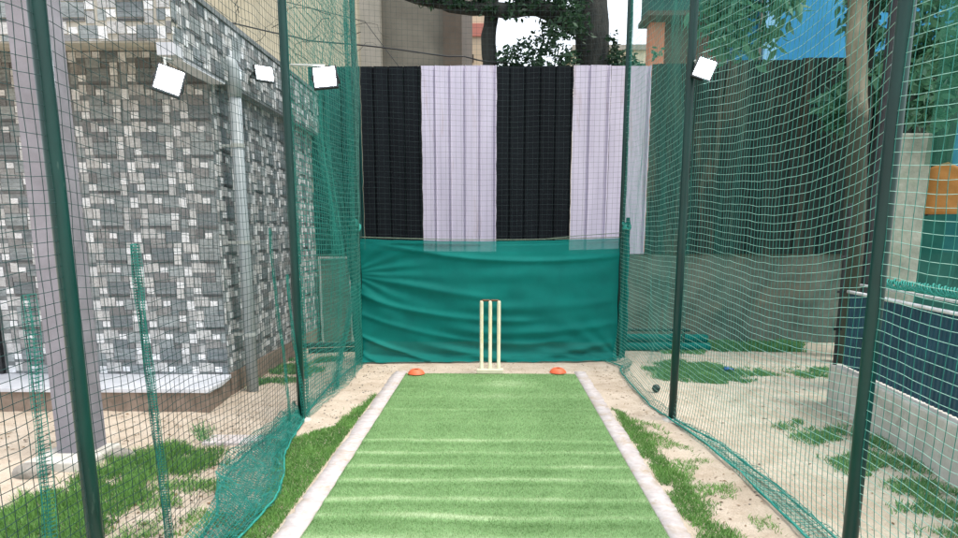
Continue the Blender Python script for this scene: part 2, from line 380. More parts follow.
patch('weed_patch', [(2.25, 5.1), (2.45, 5.0), (2.6, 4.487), (2.5, 3.78), (2.3, 3.7), (2.12, 3.842), (2.12, 4.165), (2.1, 4.6)], 13000, .036, M['weed'], 'weeds along the foot of the concrete plinth beyond the right net', -.08, .0024, .12)
patch('weed_patch', [(2.2, 3.75), (2.45, 3.7), (2.4, 3.0), (2.2, 2.7), (2.05, 3.3)], 13000, .036, M['weed'], 'nearest weeds by the concrete plinth at the right edge', -.08, .0024, .12)
patch('weed_patch', [(1.9, 8.7), (2.8, 8.8), (2.7, 8.0), (2.0, 8.1)], 7000, .035, M['weed'], 'scattered weeds beside the rolled net by the rear wall', .05, .004)
patch('weed_patch', [(-2.3, 6.1), (-2.3, 7.6), (-1.7, 7.7), (-1.75, 7.0), (-1.9, 6.3), (-2.1, 6.0)], 9000, .035, M['weed'], 'weeds growing at the foot of the drainpipe wall', .02, .0035)
# small dry litter
def litter(name, n, boxes, label, mat, s0, s1):
    V, F, T = [], [], []
    for _ in range(n):
        (x0, y0, x1, y1) = random.choice(boxes); x = random.uniform(x0, x1); y = random.uniform(y0, y1); s = random.uniform(s0, s1); a = random.uniform(0, PI)
        if -1.03 < x < .935 and y < 6.9: continue
        z = gz(x, y) + .003; k = len(V); ca, sa = math.cos(a) * s, math.sin(a) * s
        V += [(x - ca, y - sa, z), (x + sa * .4, y - ca * .4, z + s * random.uniform(.05, .4)), (x + ca, y + sa, z + s * .1), (x - sa * .4, y + ca * .4, z + s * random.uniform(0, .3))]
        F.append((k, k + 1, k + 2, k + 3)); T.append(random.random())
    tag(fast(name, V, F, mat, tone=T), label, 'litter', kind='stuff')
litter('dry_leaf_litter', 1100, [(-1.6, 4.4, -1.05, 7.4), (-1.5, 6.9, 1.3, 7.4), (.95, 2.6, 1.5, 5.6), (-2.2, 4.3, -1.5, 5.6), (1.0, 5, 1.3, 7.2)], 'dry leaf crumbs scattered over the sandy soil', M['litter'], .003, .014)
litter('field_litter', 700, [(1.4, 3, 3.2, 8.5), (-3.6, 4.2, -1.6, 5.2), (-2.2, 2.8, -1.3, 4)], 'small twigs and leaf bits in the side yards', M['litter'], .004, .02)
# pebbles
b = MB()
for _ in range(420):
    x, y = random.choice([(random.uniform(-1.7, -1.05), random.uniform(4.3, 7.3)), (random.uniform(1.0, 3.2), random.uniform(2.8, 8.4)), (random.uniform(-3.4, -1.6), random.uniform(3, 5.1))])
    r = random.uniform(.003, .011); n0 = len(b.v); z = gz(x, y) + r * .3
    for (dx, dy, dz) in ((1, 0, 0), (0, 1, 0), (-1, 0, 0), (0, -1, 0), (0, 0, .7), (0, 0, -.7)): b.v.append((x + dx * r * random.uniform(.7, 1.3), y + dy * r * random.uniform(.7, 1.3), z + dz * r))
    for q in ((0, 1, 4), (1, 2, 4), (2, 3, 4), (3, 0, 4), (1, 0, 5), (2, 1, 5), (3, 2, 5), (0, 3, 5)): b.face(tuple(n0 + i for i in q))
tag(b.build('pebbles', M['stone'], smooth=True), 'tiny pebbles strewn over the soil', 'pebbles', kind='stuff')

# ------------------------------------------------------------------ net posts
def post(x, y, h, label, lean=0, r=.029):
    t = empty('net_post', (x, y, 0), label, 'net post', 'green pipe posts holding the nets')
    b = MB(); b.tube([(x + lean * k / 6, y, -.05 + (h + .05) * k / 6) for k in range(7)], r, 20)
    b.build('pipe', M['pipe'], t, smooth=False)
    for p in t.children: 
        p.data.polygons.foreach_set('use_smooth', [len(q.vertices) == 4 for q in p.data.polygons])
    b = MB(); b.lathe([(r + .002, h), (r + .004, h + .012), (.001, h + .018)], (x, y, 0), 20); b.build('cap', M['dark'], t)
    b = MB(); b.lathe([(r + .045, -.03), (r + .04, .006), (r + .012, .014), (r, .016)], (x, y, 0), 14); b.build('footing', M['concrete'], t, smooth=True)
    return t
post(-1.5, 2.40, 4.4, 'nearest green net post on the left, crossing the lavender pillar')
post(-1.455, 5.03, 4.4, 'middle green net post on the left beside the drainpipe')
post(-1.455, 7.50, 4.4, 'far left green net post at the left end of the teal cloth')
post(1.40, 2.57, 4.4, 'nearest green net post on the right, in front of the navy panels')
post(1.347, 5.09, 4.4, 'middle green net post on the right carrying a floodlight')
post(1.384, 7.70, 4.4, 'far right green net post at the right end of the teal cloth')

# ------------------------------------------------------------------ nets
def net(name, fn, ns, nzr, r, mat, parent=None, colmat=None, rc=None):
    """square mesh: fn(i, k) gives the knot of column i and row k; every cord is a thin three-sided tube"""
    K = np.array([[fn(i, k) for k in range(nzr + 1)] for i in range(ns + 1)], dtype=np.float64)
    Vs, Fs = [], []; off = 0
    def strand(L, r):
        nonlocal off
        m = len(L); d = np.gradient(L, axis=0); d /= (np.linalg.norm(d, axis=1, keepdims=True) + 1e-9)
        ref = np.where(np.abs(d[:, 2:3]) > .8, np.array([[1., 0.2, 0]]), np.array([[0, 0, 1.]]))
        a = np.cross(d, ref); a /= (np.linalg.norm(a, axis=1, keepdims=True) + 1e-9); b = np.cross(a, d)
        rings = [L + r * (a * math.cos(w) + b * math.sin(w)) for w in (PI / 2, PI / 2 + 2 * PI / 3, PI / 2 + 4 * PI / 3)]
        Vs.append(np.stack(rings, 1).reshape(-1, 3))
        i = np.arange(m - 1) * 3 + off
        for j in range(3): Fs.append(np.stack([i + j, i + (j + 1) % 3, i + 3 + (j + 1) % 3, i + 3 + j], 1))
        off += m * 3
    for k in range(nzr + 1): strand(K[:, k], r)
    nrow = sum(len(f) for f in Fs)
    for i in range(ns + 1): strand(K[i], rc or r)
    o = fast(name, np.concatenate(Vs), np.concatenate(Fs), mat, parent, smooth=True)
    if colmat:
        o.data.materials.append(colmat); mi = np.zeros(len(o.data.polygons), dtype=np.int32); mi[nrow:] = 1; o.data.polygons.foreach_set('material_index', mi)
    return o
def zrow(k): return (.031 / .0085) * (math.exp(.0085 * k) - 1)   # meshes are pulled taller towards the head rope
def interp(pts, t):
    """polyline by y"""
    for a, b in zip(pts, pts[1:]):
        if a[0] <= t <= b[0] or b is pts[-1]: 
            u = (t - a[0]) / (b[0] - a[0]); u = max(0, min(1, u)); u2 = u * u * (3 - 2 * u); return a[1] + (b[1] - a[1]) * u2
    return pts[0][1]

# left side net ---------------------------------------------------
LN = empty('side_net', (-1.46, 4.0, 0), 'dark green net hanging along the left side of the lane', 'net', 'side nets of the practice lane')
HT = 4.3
def leftnet(ystart, yend, cy, cz, r, mat, nm, billow=.035, seed=0):
    ns = int((yend - ystart) / cy); nr = 92
    posts_y = [-.3, 2.40, 5.03, 7.50]
    def fn(i, k):
        y = ystart + (yend - ystart) * i / ns; z = .012 + zrow(k)
        a = max([p for p in posts_y if p <= y + 1e-6]); bb = min([p for p in posts_y if p > y - 1e-6] + [7.6]); u = (y - a) / max(.01, bb - a) if bb > a else 0
        arch = 4 * u * (1 - u)
        h = 1 - z / HT
        x = -1.5 + .045 * (y - 2.4) / 5.1 - .0 + billow * arch * (.4 + nz(y * .8, z * .6, seed) * 1.6)
        x += .016 * nz(y * 3.5, z * 1.1, 3 + seed) + .006 * nz(y * 11, z * 5, 6)
        x += .05 * max(0, .25 - z) * nz(y * 4, 0, seed) * 4
        zz = z - arch * .10 * (z / HT) + .02 * nz(y * 1.7, z * .7, 11) + .006 * nz(y * 8, z * 8, 12)
        yo = y + .012 * nz(y * 2, z * 3, 15)
        return (x, yo, max(gz(x, yo) + .004, zz))
    return net(nm, fn, ns, nr, r, mat, LN)
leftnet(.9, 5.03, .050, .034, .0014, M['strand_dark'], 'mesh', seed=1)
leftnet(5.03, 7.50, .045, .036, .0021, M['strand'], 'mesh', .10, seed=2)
leftnet(5.05, 7.48, .055, .036, .0016, M['strand_mid'], 'loose_layer', .16, seed=7)
# looser second layer, gathered near the corner
def fold_strip(name, parent, p0, p1, width, ztop, zbot, folds, cell, r, mat, gather=1.0, seed=0, rows=None):
    """a dense pleated length of net falling from p0 (top) to p1 (bottom)"""
    nc = max(6, int(width * folds / cell)); nr = int((ztop - zbot) / cell)
    def fn(i, k):
        u = i / nc; t = k / nr; s = t * t * (3 - 2 * t)
        cx_ = p1[0] + (p0[0] - p1[0]) * s; cy_ = p1[1] + (p0[1] - p1[1]) * s
        w = width * (gather + (1 - gather) * abs(2 * t - 1))
        ph = u * folds * PI * 2
        x = cx_ + .018 * math.sin(ph + 1.3 * nz(t * 3, seed)) + .01 * nz(u * 9, t * 6, seed)
        y = cy_ + (u - .5) * w + .012 * math.cos(ph * .7 + seed)
        z = zbot + (ztop - zbot) * t + .01 * nz(u * 8, t * 8, seed + 4)
        return (x, y, max(.006, z))
    return net(name, fn, nc, nr, r, mat, parent)
fold_strip('gathered_net', LN, (-1.47, 7.25), (-1.49, 7.36), .16, HT, .01, 4, .035, .0018, M['strand'], .8, 3)
fold_strip('gathered_net', LN, (-1.49, 7.24), (-1.44, 6.15), .16, .85, .01, 4, .03, .0019, M['strand'], .9, 5)
fold_strip('gathered_net', LN, (-1.47, 4.56), (-1.46, 4.74), .05, 1.42, .01, 3, .022, .0018, M['strand'], .8, 7)
fold_strip('gathered_net', LN, (-1.47, 5.12), (-1.44, 5.13), .06, 3.2, .01, 3, .024, .0020, M['strand'], .8, 8)
fold_strip('gathered_net', LN, (-1.46, 4.85), (-1.43, 4.98), .05, 1.1, .01, 3, .022, .0018, M['strand'], .8, 12)
fold_strip('gathered_net', LN, (-1.49, 2.86), (-1.49, 2.925), .016, 1.34, .01, 7, .012, .0013, M['strand'], .6, 9)
fold_strip('gathered_net', LN, (-1.49, 2.17), (-1.49, 2.12), .018, 1.19, .01, 4, .014, .0011, M['strand'], .8, 10)
# the slack foot of the net pulled onto the grass
def skirt(name, parent, A, B, zA, zB, n1, n2, r, mat, seed, cr=.03):
    """net between two polylines (lists of x,y), A outer/high edge, B inner/low edge"""
    def along(L, u):
        t = u * (len(L) - 1); i = min(int(t), len(L) - 2); q = t - i
        # Catmull-Rom
        p0 = L[max(i - 1, 0)]; p1 = L[i]; p2 = L[i + 1]; p3 = L[min(i + 2, len(L) - 1)]
        return [.5 * (2 * p1[c] + (p2[c] - p0[c]) * q + (2 * p0[c] - 5 * p1[c] + 4 * p2[c] - p3[c]) * q * q + (3 * p1[c] - p0[c] - 3 * p2[c] + p3[c]) * q ** 3) for c in (0, 1)]
    def fn(i, k):
        u = i / n1; v = k / n2; a = along(A, u); b2 = along(B, u)
        x = a[0] * (1 - v) + b2[0] * v + cr * .5 * nz(u * 11, v * 4, seed); y = a[1] * (1 - v) + b2[1] * v + cr * .5 * nz(u * 9, v * 4, seed + 2)
        z = zA * (1 - v) ** 1.5 + zB * v + cr * abs(nz(u * 13, v * 5, seed + 5)) * 1.2
        return (x, y, max(gz(x, y), 0) + .008 + z)
    net(name, fn, n1, n2, r, mat, parent); return along
A = [(-1.50, 5.03), (-1.50, 4.75), (-1.50, 4.50), (-1.53, 4.2), (-1.52, 3.8), (-1.46, 3.42), (-1.33, 3.1), (-1.28, 2.6)]
B = [(-1.43, 5.0), (-1.40, 4.75), (-1.37, 4.45), (-1.31, 4.1), (-1.22, 3.8), (-1.15, 3.45), (-1.15, 3.15), (-1.18, 2.6)]
skirt('slack_hem', LN, A, B, .13, .0, 110, 16, .0019, M['strand'], 2, .04)
skirt('slack_hem', LN, A, B, .08, .0, 100, 14, .0019, M['strand'], 20, .04)
skirt('slack_hem', LN, A, B, .04, .0, 100, 14, .0016, M['strand_mid'], 27, .04)
al = lambda L, dz=.02, r=.007, nm='hem_rope', par=None, mat=None: None
def rope(name, pts, r, mat, parent=None, wig=.006, sub=10, seed=0):
    P = []
    for i in range(len(pts) - 1):
        for q in range(sub):
            t = q / sub; P.append([pts[i][c] * (1 - t) + pts[i + 1][c] * t for c in range(3)])
    P.append(list(pts[-1]))
    out = [(p[0] + wig * nz(j * .35, seed), p[1] + wig * nz(j * .35, seed + 5), p[2] + abs(wig * .6 * nz(j * .35, seed + 9))) for j, p in enumerate(P)]
    b = MB(); b.tube(out, r, 6); return b.build(name, mat, parent, smooth=True)
rope('hem_rope', [(-1.46, 7.4, .02), (-1.52, 6.3, .02), (-1.45, 5.03, .02)] + [(x, y, .05) for x, y in A[2:]], .007, M['rope'], LN, .01, seed=3)
rope('hem_rope', [(x, y, .02) for x, y in B], .006, M['rope'], LN, .012, seed=4)
skirt('slack_hem', LN, [(-1.5, 7.4), (-1.52, 6.7), (-1.50, 6.1), (-1.48, 5.5), (-1.46, 5.05)], [(-1.40, 7.4), (-1.38, 6.8), (-1.36, 6.2), (-1.39, 5.6), (-1.41, 5.05)], .06, .0, 70, 6, .0016, M['strand'], 8)

# right side net --------------------------------------------------
RN = empty('side_net', (1.4, 4.0, 0), 'pale green net hanging along the right side of the lane', 'net', 'side nets of the practice lane')
def rightnet(ystart, yend, cy, cz, r, mat, nm, seed):
    ns = int((yend - ystart) / cy); nr = 92; posts_y = [-.2, 2.57, 5.09, 7.70]
    def fn(i, k):
        y = ystart + (yend - ystart) * i / ns; z = .012 + zrow(k)
        a = max([p for p in posts_y if p <= y + 1e-6]); bb = min([p for p in posts_y if p > y - 1e-6] + [7.8]); u = (y - a) / max(.01, bb - a)
        arch = 4 * u * (1 - u)
        x = 1.40 - .02 * (y - 2.57) / 5.1 + .06 * arch * (.5 + 1.4 * nz(y * .7, z * .5, seed)) + .018 * nz(y * 3, z * 1.2, seed + 3) + .005 * nz(y * 11, z * 6, 6)
        if z < .6: x += (interp([(2.2, 1.47), (3.0, 1.46), (3.9, 1.42), (5.0, 1.34), (5.5, 1.27), (6.6, 1.27), (7.2, 1.34), (7.7, 1.3)], y) - x) * (1 - z / .6) ** 2
        zz = z - arch * (.20 if 2.5 < y < 5.1 else .09) * (z / HT) ** .8 + .022 * nz(y * 1.6, z * .7, 21) + .005 * nz(y * 8, z * 8, 12)
        if 2.5 < y < 5.1: zz -= .05 * math.sin(u * PI * 2) * (z / HT)
        return (x, y + .012 * nz(y * 2, z * 3, 15), max(gz(x, y) + .004, zz))
    return net(nm, fn, ns, nr, r, mat, RN, M['strand'], r * 1.15)
rightnet(.9, 5.09, .048, .0365, .00125, M['strand_pale'], 'mesh', 1)
rightnet(5.09, 7.70, .045, .036, .00145, M['strand_pale'], 'mesh', 5)
fold_strip('gathered_net', RN, (1.40, 7.66), (1.40, 7.62), .06, HT, .01, 3, .035, .0013, M['strand'], .8, 23)
RA = [(1.34, 5.0), (1.49, 4.396), (1.545, 3.563), (1.55, 3.0), (1.55, 2.3)]; RB = [(1.33, 5.0), (1.394, 4.528), (1.437, 3.876), (1.43, 3.023), (1.43, 2.3)]
skirt('slack_hem', RN, RA, RB, .03, .0, 80, 5, .0016, M['strand'], 31)
skirt('slack_hem', RN, RA, RB, .02, .0, 70, 5, .0014, M['strand_pale'], 37)
rope('hem_rope', [(x, y, .03) for x, y in RA], .007, M['rope'], RN, .01, seed=13)
rope('hem_rope', [(1.22, 7.51, .02), (1.344, 7.166, .02), (1.28, 6.9, .02), (1.27, 6.648, .02), (1.262, 5.457, .02)] + [(x, y, .02) for x, y in RB], .006, M['rope'], RN, .012, seed=14)
skirt('slack_hem', RN, [(1.42, 7.6), (1.45, 7.2), (1.34, 6.7), (1.31, 5.6), (1.34, 5.1)], [(1.16, 7.55), (1.30, 7.2), (1.26, 6.7), (1.25, 5.6), (1.32, 5.1)], .05, .0, 60, 5, .0015, M['strand'], 41)

# rear net --------------------------------------------------------
BN = empty('rear_net', (0, 7.72, 0), 'dark square net closing the far end above the teal cloth', 'net')
def bfn(i, k, ns=52, nr=60):
    x = -1.455 + 2.84 * i / ns; z = 1.0 + 3.3 * k / nr; u = i / ns
    return (x, 7.5 + .2 * u + .05 + .05 * nz(x * 1.2, z * .8, 2) + .01 * nz(x * 6, z * 5, 4), z - .06 * 4 * u * (1 - u) * (z / 4) + .012 * nz(x * 3, z * 2, 8))
net('mesh', bfn, 52, 60, .0010, two('black_net_cord', (.006, .022, .022), (.014, .04, .038), 40, .6, 0), BN)

# ------------------------------------------------------------------ teal cloth
TC = empty('backstop_cloth', (0, 7.5, 0), 'teal shade cloth slung low between the far posts behind the stumps', 'cloth')
def ytop(x): return 7.47 + .2 * (x + 1.455) / 2.84
def swag(u, v):
    # family of catenary creases: w is constant along a crease
    w = v + .42 * (u ** .8) * (1 - .62 * u) + .10 * math.sin(u * PI) * (1 - v) ** 2
    d = 0
    for (c, wd, amp, u0, u1) in ((1.02, .022, .030, .02, 1.05), (.90, .05, .016, .35, 1), (.74, .03, .018, .0, .55), (.66, .04, .022, .4, 1), (.56, .025, .026, -.1, .7), (.47, .035, .026, .3, 1), (.40, .022, .024, -.1, .8), (.31, .03, .030, .2, 1), (.22, .018, .024, -.1, .9), (.15, .022, .026, .3, 1.1), (.08, .018, .02, -.1, 1)):
        cc = c + .02 * nz(u * 3, c * 20, 1); q = (w - cc) / wd
        m = max(0, min(1, (u - u0) / .15)) * max(0, min(1, (u1 - u) / .12 + .2))
        if abs(q) < 4: d += 1.45 * amp * math.exp(-q * q) * m * (.75 + .6 * nz(u * 3.3, c * 9, 3)) 
    # creases fanning up from the lower right corner
    a = math.atan2(v + .03, 1.03 - u); rr = math.hypot(v, 1 - u)
    d += .011 * math.sin(a * 21 + 2 * nz(rr * 3, a * 2)) * math.exp(-rr * 2.6) * min(1, rr * 6)
    # fan from the left side
    a = math.atan2(v - .72, u + .05); rr = math.hypot(v - .72, u)
    d += .014 * math.sin(a * 17 + 2) * math.exp(-rr * 3.0) * min(1, rr * 6)
    return d * (1.05 - .55 * v) + .05 * nz(u * 2.2, v * 1.2, 9) + .012 * nz(u * 7, v * 9, 4)
def cfn(u, v):
    x = -1.44 + 2.80 * u + .012 * nz(v * 5, u * 2) * (1 if u < .02 or u > .98 else 0)
    top = 1.335 + .01 * u - .03 * math.sin(u * PI) + .005 * nz(u * 14) - .035 * math.exp(-((u - .0) / .05) ** 2) * 0
    z = .0 + (top - .0) * v
    y = ytop(x) - .06 * (1 - v) ** 1.5 - swag(u, v) * (1.15 if v < .97 else .3) - .05 * math.sin(PI * u) * math.sin(PI * v)
    bot = max(0, .09 - z); y -= bot * .9 + (.02 * nz(u * 9, 3) if v < .05 else 0)
    if v < .02: z = .012 + .015 * abs(nz(u * 12, 7)) + .05 * max(0, .12 - u) 
    return (x, y, max(z, .012))
b = MB(); b.grid(260, 150, lambda u, v: cfn(u, v * .915)); b.build('main_drape', M['cloth'], TC, smooth=True)
b = MB(); b.grid(260, 12, lambda u, v: (lambda p: (p[0], p[1] + .001, p[2]))(cfn(u, .915 + .085 * v))); b.build('single_layer_band', M['cloth_thin'], TC, smooth=True)
pts = [(-1.455 + 2.84 * k / 20, ytop(-1.455 + 2.84 * k / 20) + .005, 1.355 - .03 * math.sin(PI * k / 20)) for k in range(21)]
rope('top_cord', pts, .005, M['twine'], TC, .004, 3)
rope('top_cord', [(.55, ytop(.55), 1.335), (.95, ytop(.95), 1.37), (1.38, 7.68, 1.40)], .004, M['twine'], TC, .004, 5)
# knotted corners and hanging tails
def tail(x, y, z0, z1, w, seed):
    b = MB()
    def f(u, v):
        z = z1 + (z0 - z1) * v; ww = w * (.35 + .65 * math.sin(PI * min(1, (1 - v) * .8 + .1)))
        return (x + (u - .5) * ww + .012 * nz(v * 6, seed), y + .02 * math.sin(u * 9 + seed + v * 3), z)
    b.grid(16, 40, f); b.build('hanging_tail', M['cloth'], TC, smooth=True)
tail(-1.50, 7.43, 1.50, .02, .11, 1); tail(1.43, 7.62, 1.56, .66, .07, 4); tail(1.43, 7.66, 1.0, .02, .10, 8); tail(-1.53, 7.40, 1.55, .9, .08, 3)
b = MB()
for cxk, cyk, czk in ((-1.50, 7.42, 1.50), (-1.47, 7.44, 1.45), (1.42, 7.63, 1.47)):
    b = MB(); pts = [(cxk + .035 * math.sin(t * 2), cyk + .03 * math.cos(t * 3), czk + .035 * math.sin(t * 3 + 1)) for t in np.linspace(0, 6.3, 30)]; b.tube(pts, .014, 7); b.build('knot', M['rope'], TC, smooth=True)

# ------------------------------------------------------------------ wicket
W = empty('wicket_stumps', (-.043, 6.78, 0), 'three cream stumps in a spring base on the far edge of the mat', 'wicket')
b = MB(); b.box(-.176, 6.735, .016, .09, 6.82, .062); o = b.build('base', M['stumpbase'], W, bevel=.008)
for dx in (-.085, 0, .085):
    x = -.043 + dx; b = MB()
    b.lathe([(.021, .055), (.021, .075), (.0175, .08), (.0178, .70), (.0165, .735), (.013, .742), (.0125, .735), (.006, .735), (.001, .735)], (x, 6.778, 0), 18)
    b.build('stump', M['stump'], W, smooth=True)
    b = MB(); b.lathe([(.005, -.001), (.007, .02), (.007, .03)], (x + .03, 6.74, 0), 8); 
for dx, l in ((-.0425, 'left'), (.0425, 'right')):
    b = MB(); x = -.043 + dx
    prof = [(-.052, .004), (-.04, .005), (-.036, .009), (-.02, .0105), (0, .009), (.02, .0105), (.036, .009), (.04, .005), (.052, .004)]
    b.tube([(x + p, 6.778, .745) for p, r in prof], [r for p, r in prof], 10)
    o = b.build('bail', M['bail'], smooth=True); tag(o, f'brown wooden bail resting between the middle and {l} stumps', 'bail', 'bails on the stumps')

# disc cones
def disc(x, y, label):
    b = MB()
    b.lathe([(.084, .0), (.086, .003), (.082, .006), (.078, .018), (.062, .035), (.046, .045), (.030, .049), (.026, .048), (.026, .042), (.042, .039), (.058, .029), (.074, .013), (.078, .003), (.084, 0)], (x, y, .024), 32)
    o = b.build('marker_cone', M['cone'], smooth=True); tag(o, label, 'cone', 'orange marker cones')
disc(-.775, 6.70, 'flat orange marker cone at the far left corner of the mat')
disc(.635, 6.79, 'flat orange marker cone near the far right corner of the mat')
b = MB()
bpts = []
b.lathe([(.001, 0)] + [(.036 * math.sin(t), .036 - .036 * math.cos(t)) for t in np.linspace(.2, PI - .05, 12)] + [(.001, .072)], (1.44, 6.03, .0), 20)
tag(b.build('ball', M['dark'], smooth=True), 'small dark ball on the soil beyond the right net', 'ball')
b = MB()
b.grid(8, 6, lambda u, v: (2.37 + .09 * (u - .5) + .01 * nz(v * 5), 6.9 + .07 * (v - .5), .03 + .05 * abs(nz(u * 4, v * 4, 3)) + .02 * math.sin(u * PI)))
o = b.build('plastic_scrap', M['blue_plastic'], smooth=True); so = o.modifiers.new('t', 'SOLIDIFY'); so.thickness = .004
tag(o, 'crumpled blue plastic scrap among the weeds on the right', 'scrap')

# ------------------------------------------------------------------ rear wall and sheets
b = MB(); b.box(-2.42, 8.955, -.1, 7.0, 9.14, 1.160); o = b.build('low_wall', M['lowwall'], bevel=.01)
tag(o, 'low stained plaster wall carrying the metal sheets at the rear', 'wall')
# colour edges measured along the wall
def sheet(x0, x1, z0, z1, mat, label, y=8.93, pitch=.2, kindx=0, tilt=0):
    # trapezoid ribs
    b = MB(); xsn = []; x = x0; i = 0
    zs = np.linspace(z0, z1, 26)
    n = max(1, int(round((x1 - x0) / pitch))); p = (x1 - x0) / n
    for k in range(n):
        for (f, d) in (((0, 0), (.78, 0), (.80, -.02), (.90, -.02), (.92, .012), (.97, .012)) if pitch > .17 else ((0, 0), (.3, 0), (.4, .02), (.7, .02), (.8, 0))): xsn.append((x0 + (k + f) * p, d))
    xsn.append((x1, 0)); n0 = len(b.v)
    for (xx, d) in xsn:
        for z in zs:
            b.v.append((xx + tilt * (z - z0) + (.010 * nz(z * 7, xx * 3) if xx in (x0, x1) else 0), y - d + .006 * nz(xx * 2, z * 1.5, kindx), z + (.004 * nz(xx * 8, kindx) if z in (zs[0], zs[-1]) else 0)))
    m = len(zs)
    for i in range(len(xsn) - 1):
        for j in range(m - 1): b.face((n0 + i * m + j, n0 + (i + 1) * m + j, n0 + (i + 1) * m + j + 1, n0 + i * m + j + 1))
    o = b.build('corrugated_sheet', mat); so = o.modifiers.new('t', 'SOLIDIFY'); so.thickness = .0012
    tag(o, label, 'metal sheet', 'corrugated sheets of the rear fence')
    return o
sheet(-2.30, -1.664, 1.14, 3.40, M['teal_sheet'], 'dark greenish sheet in the left corner behind the small floodlight', kindx=1)
sheet(-1.660, -.914, 1.14, 3.40, M['black_sheet'], 'left of the two black sheets, beside the far left post', kindx=2)
sheet(-.910, .014, 1.14, 3.405, M['white_sheet'], 'widest white lavender sheet, left of the middle black sheet', kindx=3)
sheet(.018, .946, 1.14, 3.395, M['black_sheet'], 'middle black sheet straight behind the stumps', kindx=4)
sheet(.950, 1.405, 1.14, 3.40, M['white_sheet'], 'narrow pinkish white sheet just left of the far right post', kindx=5)
sheet(1.409, 1.895, 1.14, 3.39, M['white_sheet'], 'narrow white sheet just right of the far right post', kindx=6)
sheet(1.899, 2.80, 1.14, 3.41, M['bare_sheet'], 'weathered dark sheet next to the last white sheet', kindx=7, pitch=.15)
sheet(2.79, 3.72, 1.14, 3.44, M['bare_sheet'], 'weathered dark sheet below the pale blue wall strip', kindx=8, pitch=.15, y=8.90)
sheet(3.70, 4.62, 1.14, 3.47, M['bare_sheet'], 'weathered dark sheet behind the pale tree trunk', kindx=9, pitch=.15)
sheet(4.60, 5.6, 1.14, 3.47, M['bare_sheet'], 'weathered dark sheet at the far right behind the shade net', kindx=10, pitch=.15, y=8.90)
# rolled net by the wall
b = MB()
for q, (zz, yy0, rr) in enumerate(((.05, 8.30, .05), (.13, 8.42, .055), (.05, 8.45, .06))):
    b.tube([(1.45 + 1.15 * k / 14, yy0 + .02 * nz(k * .5, q), zz + .015 * nz(k * .6, q + 5)) for k in range(15)], [rr * (1 + .25 * nz(k * .9, q + 9)) for k in range(15)], 10)
tag(b.build('rolled_net', M['cloth'], smooth=True), 'rolled up teal netting lying at the foot of the rear wall', 'rolled net')
b = MB(); b.tube([(1.35, 8.28, .26), (2.35, 8.30, .25)], .02, 10); b.tube([(1.45, 8.3, 0), (1.45, 8.3, .36)], .018, 8); b.tube([(2.28, 8.3, 0), (2.28, 8.3, .27)], .018, 8)
tag(b.build('pipe_rail', M['pipe']), 'low green pipe rail in front of the rear wall on the right', 'pipe rail')
b = MB(); b.tube([(-2.25, 7.95, .10), (-1.60, 8.12, .10)], .03, 10); b.tube([(-2.2, 7.99, .03), (-1.62, 8.15, .03)], .03, 10)
tag(b.build('pipe_bundle', M['pipe']), 'dark pipes lying on the ground in the left rear corner', 'pipes')
D = empty('leaning_board', (-2.03, 8.8, 0), 'grey board with pale frame leaning in the left rear corner', 'board')
b = MB(); b.box(-2.21, 8.80, .02, -1.85, 8.83, 1.08); b.build('board', M['lowwall'], D)
b = MB(); b.box(-2.235, 8.785, 0, -2.211, 8.835, 1.104); b.box(-1.849, 8.785, 0, -1.825, 8.835, 1.104); b.box(-2.211, 8.785, 1.081, -1.849, 8.835, 1.104); b.build('frame', M['greyframe'], D)

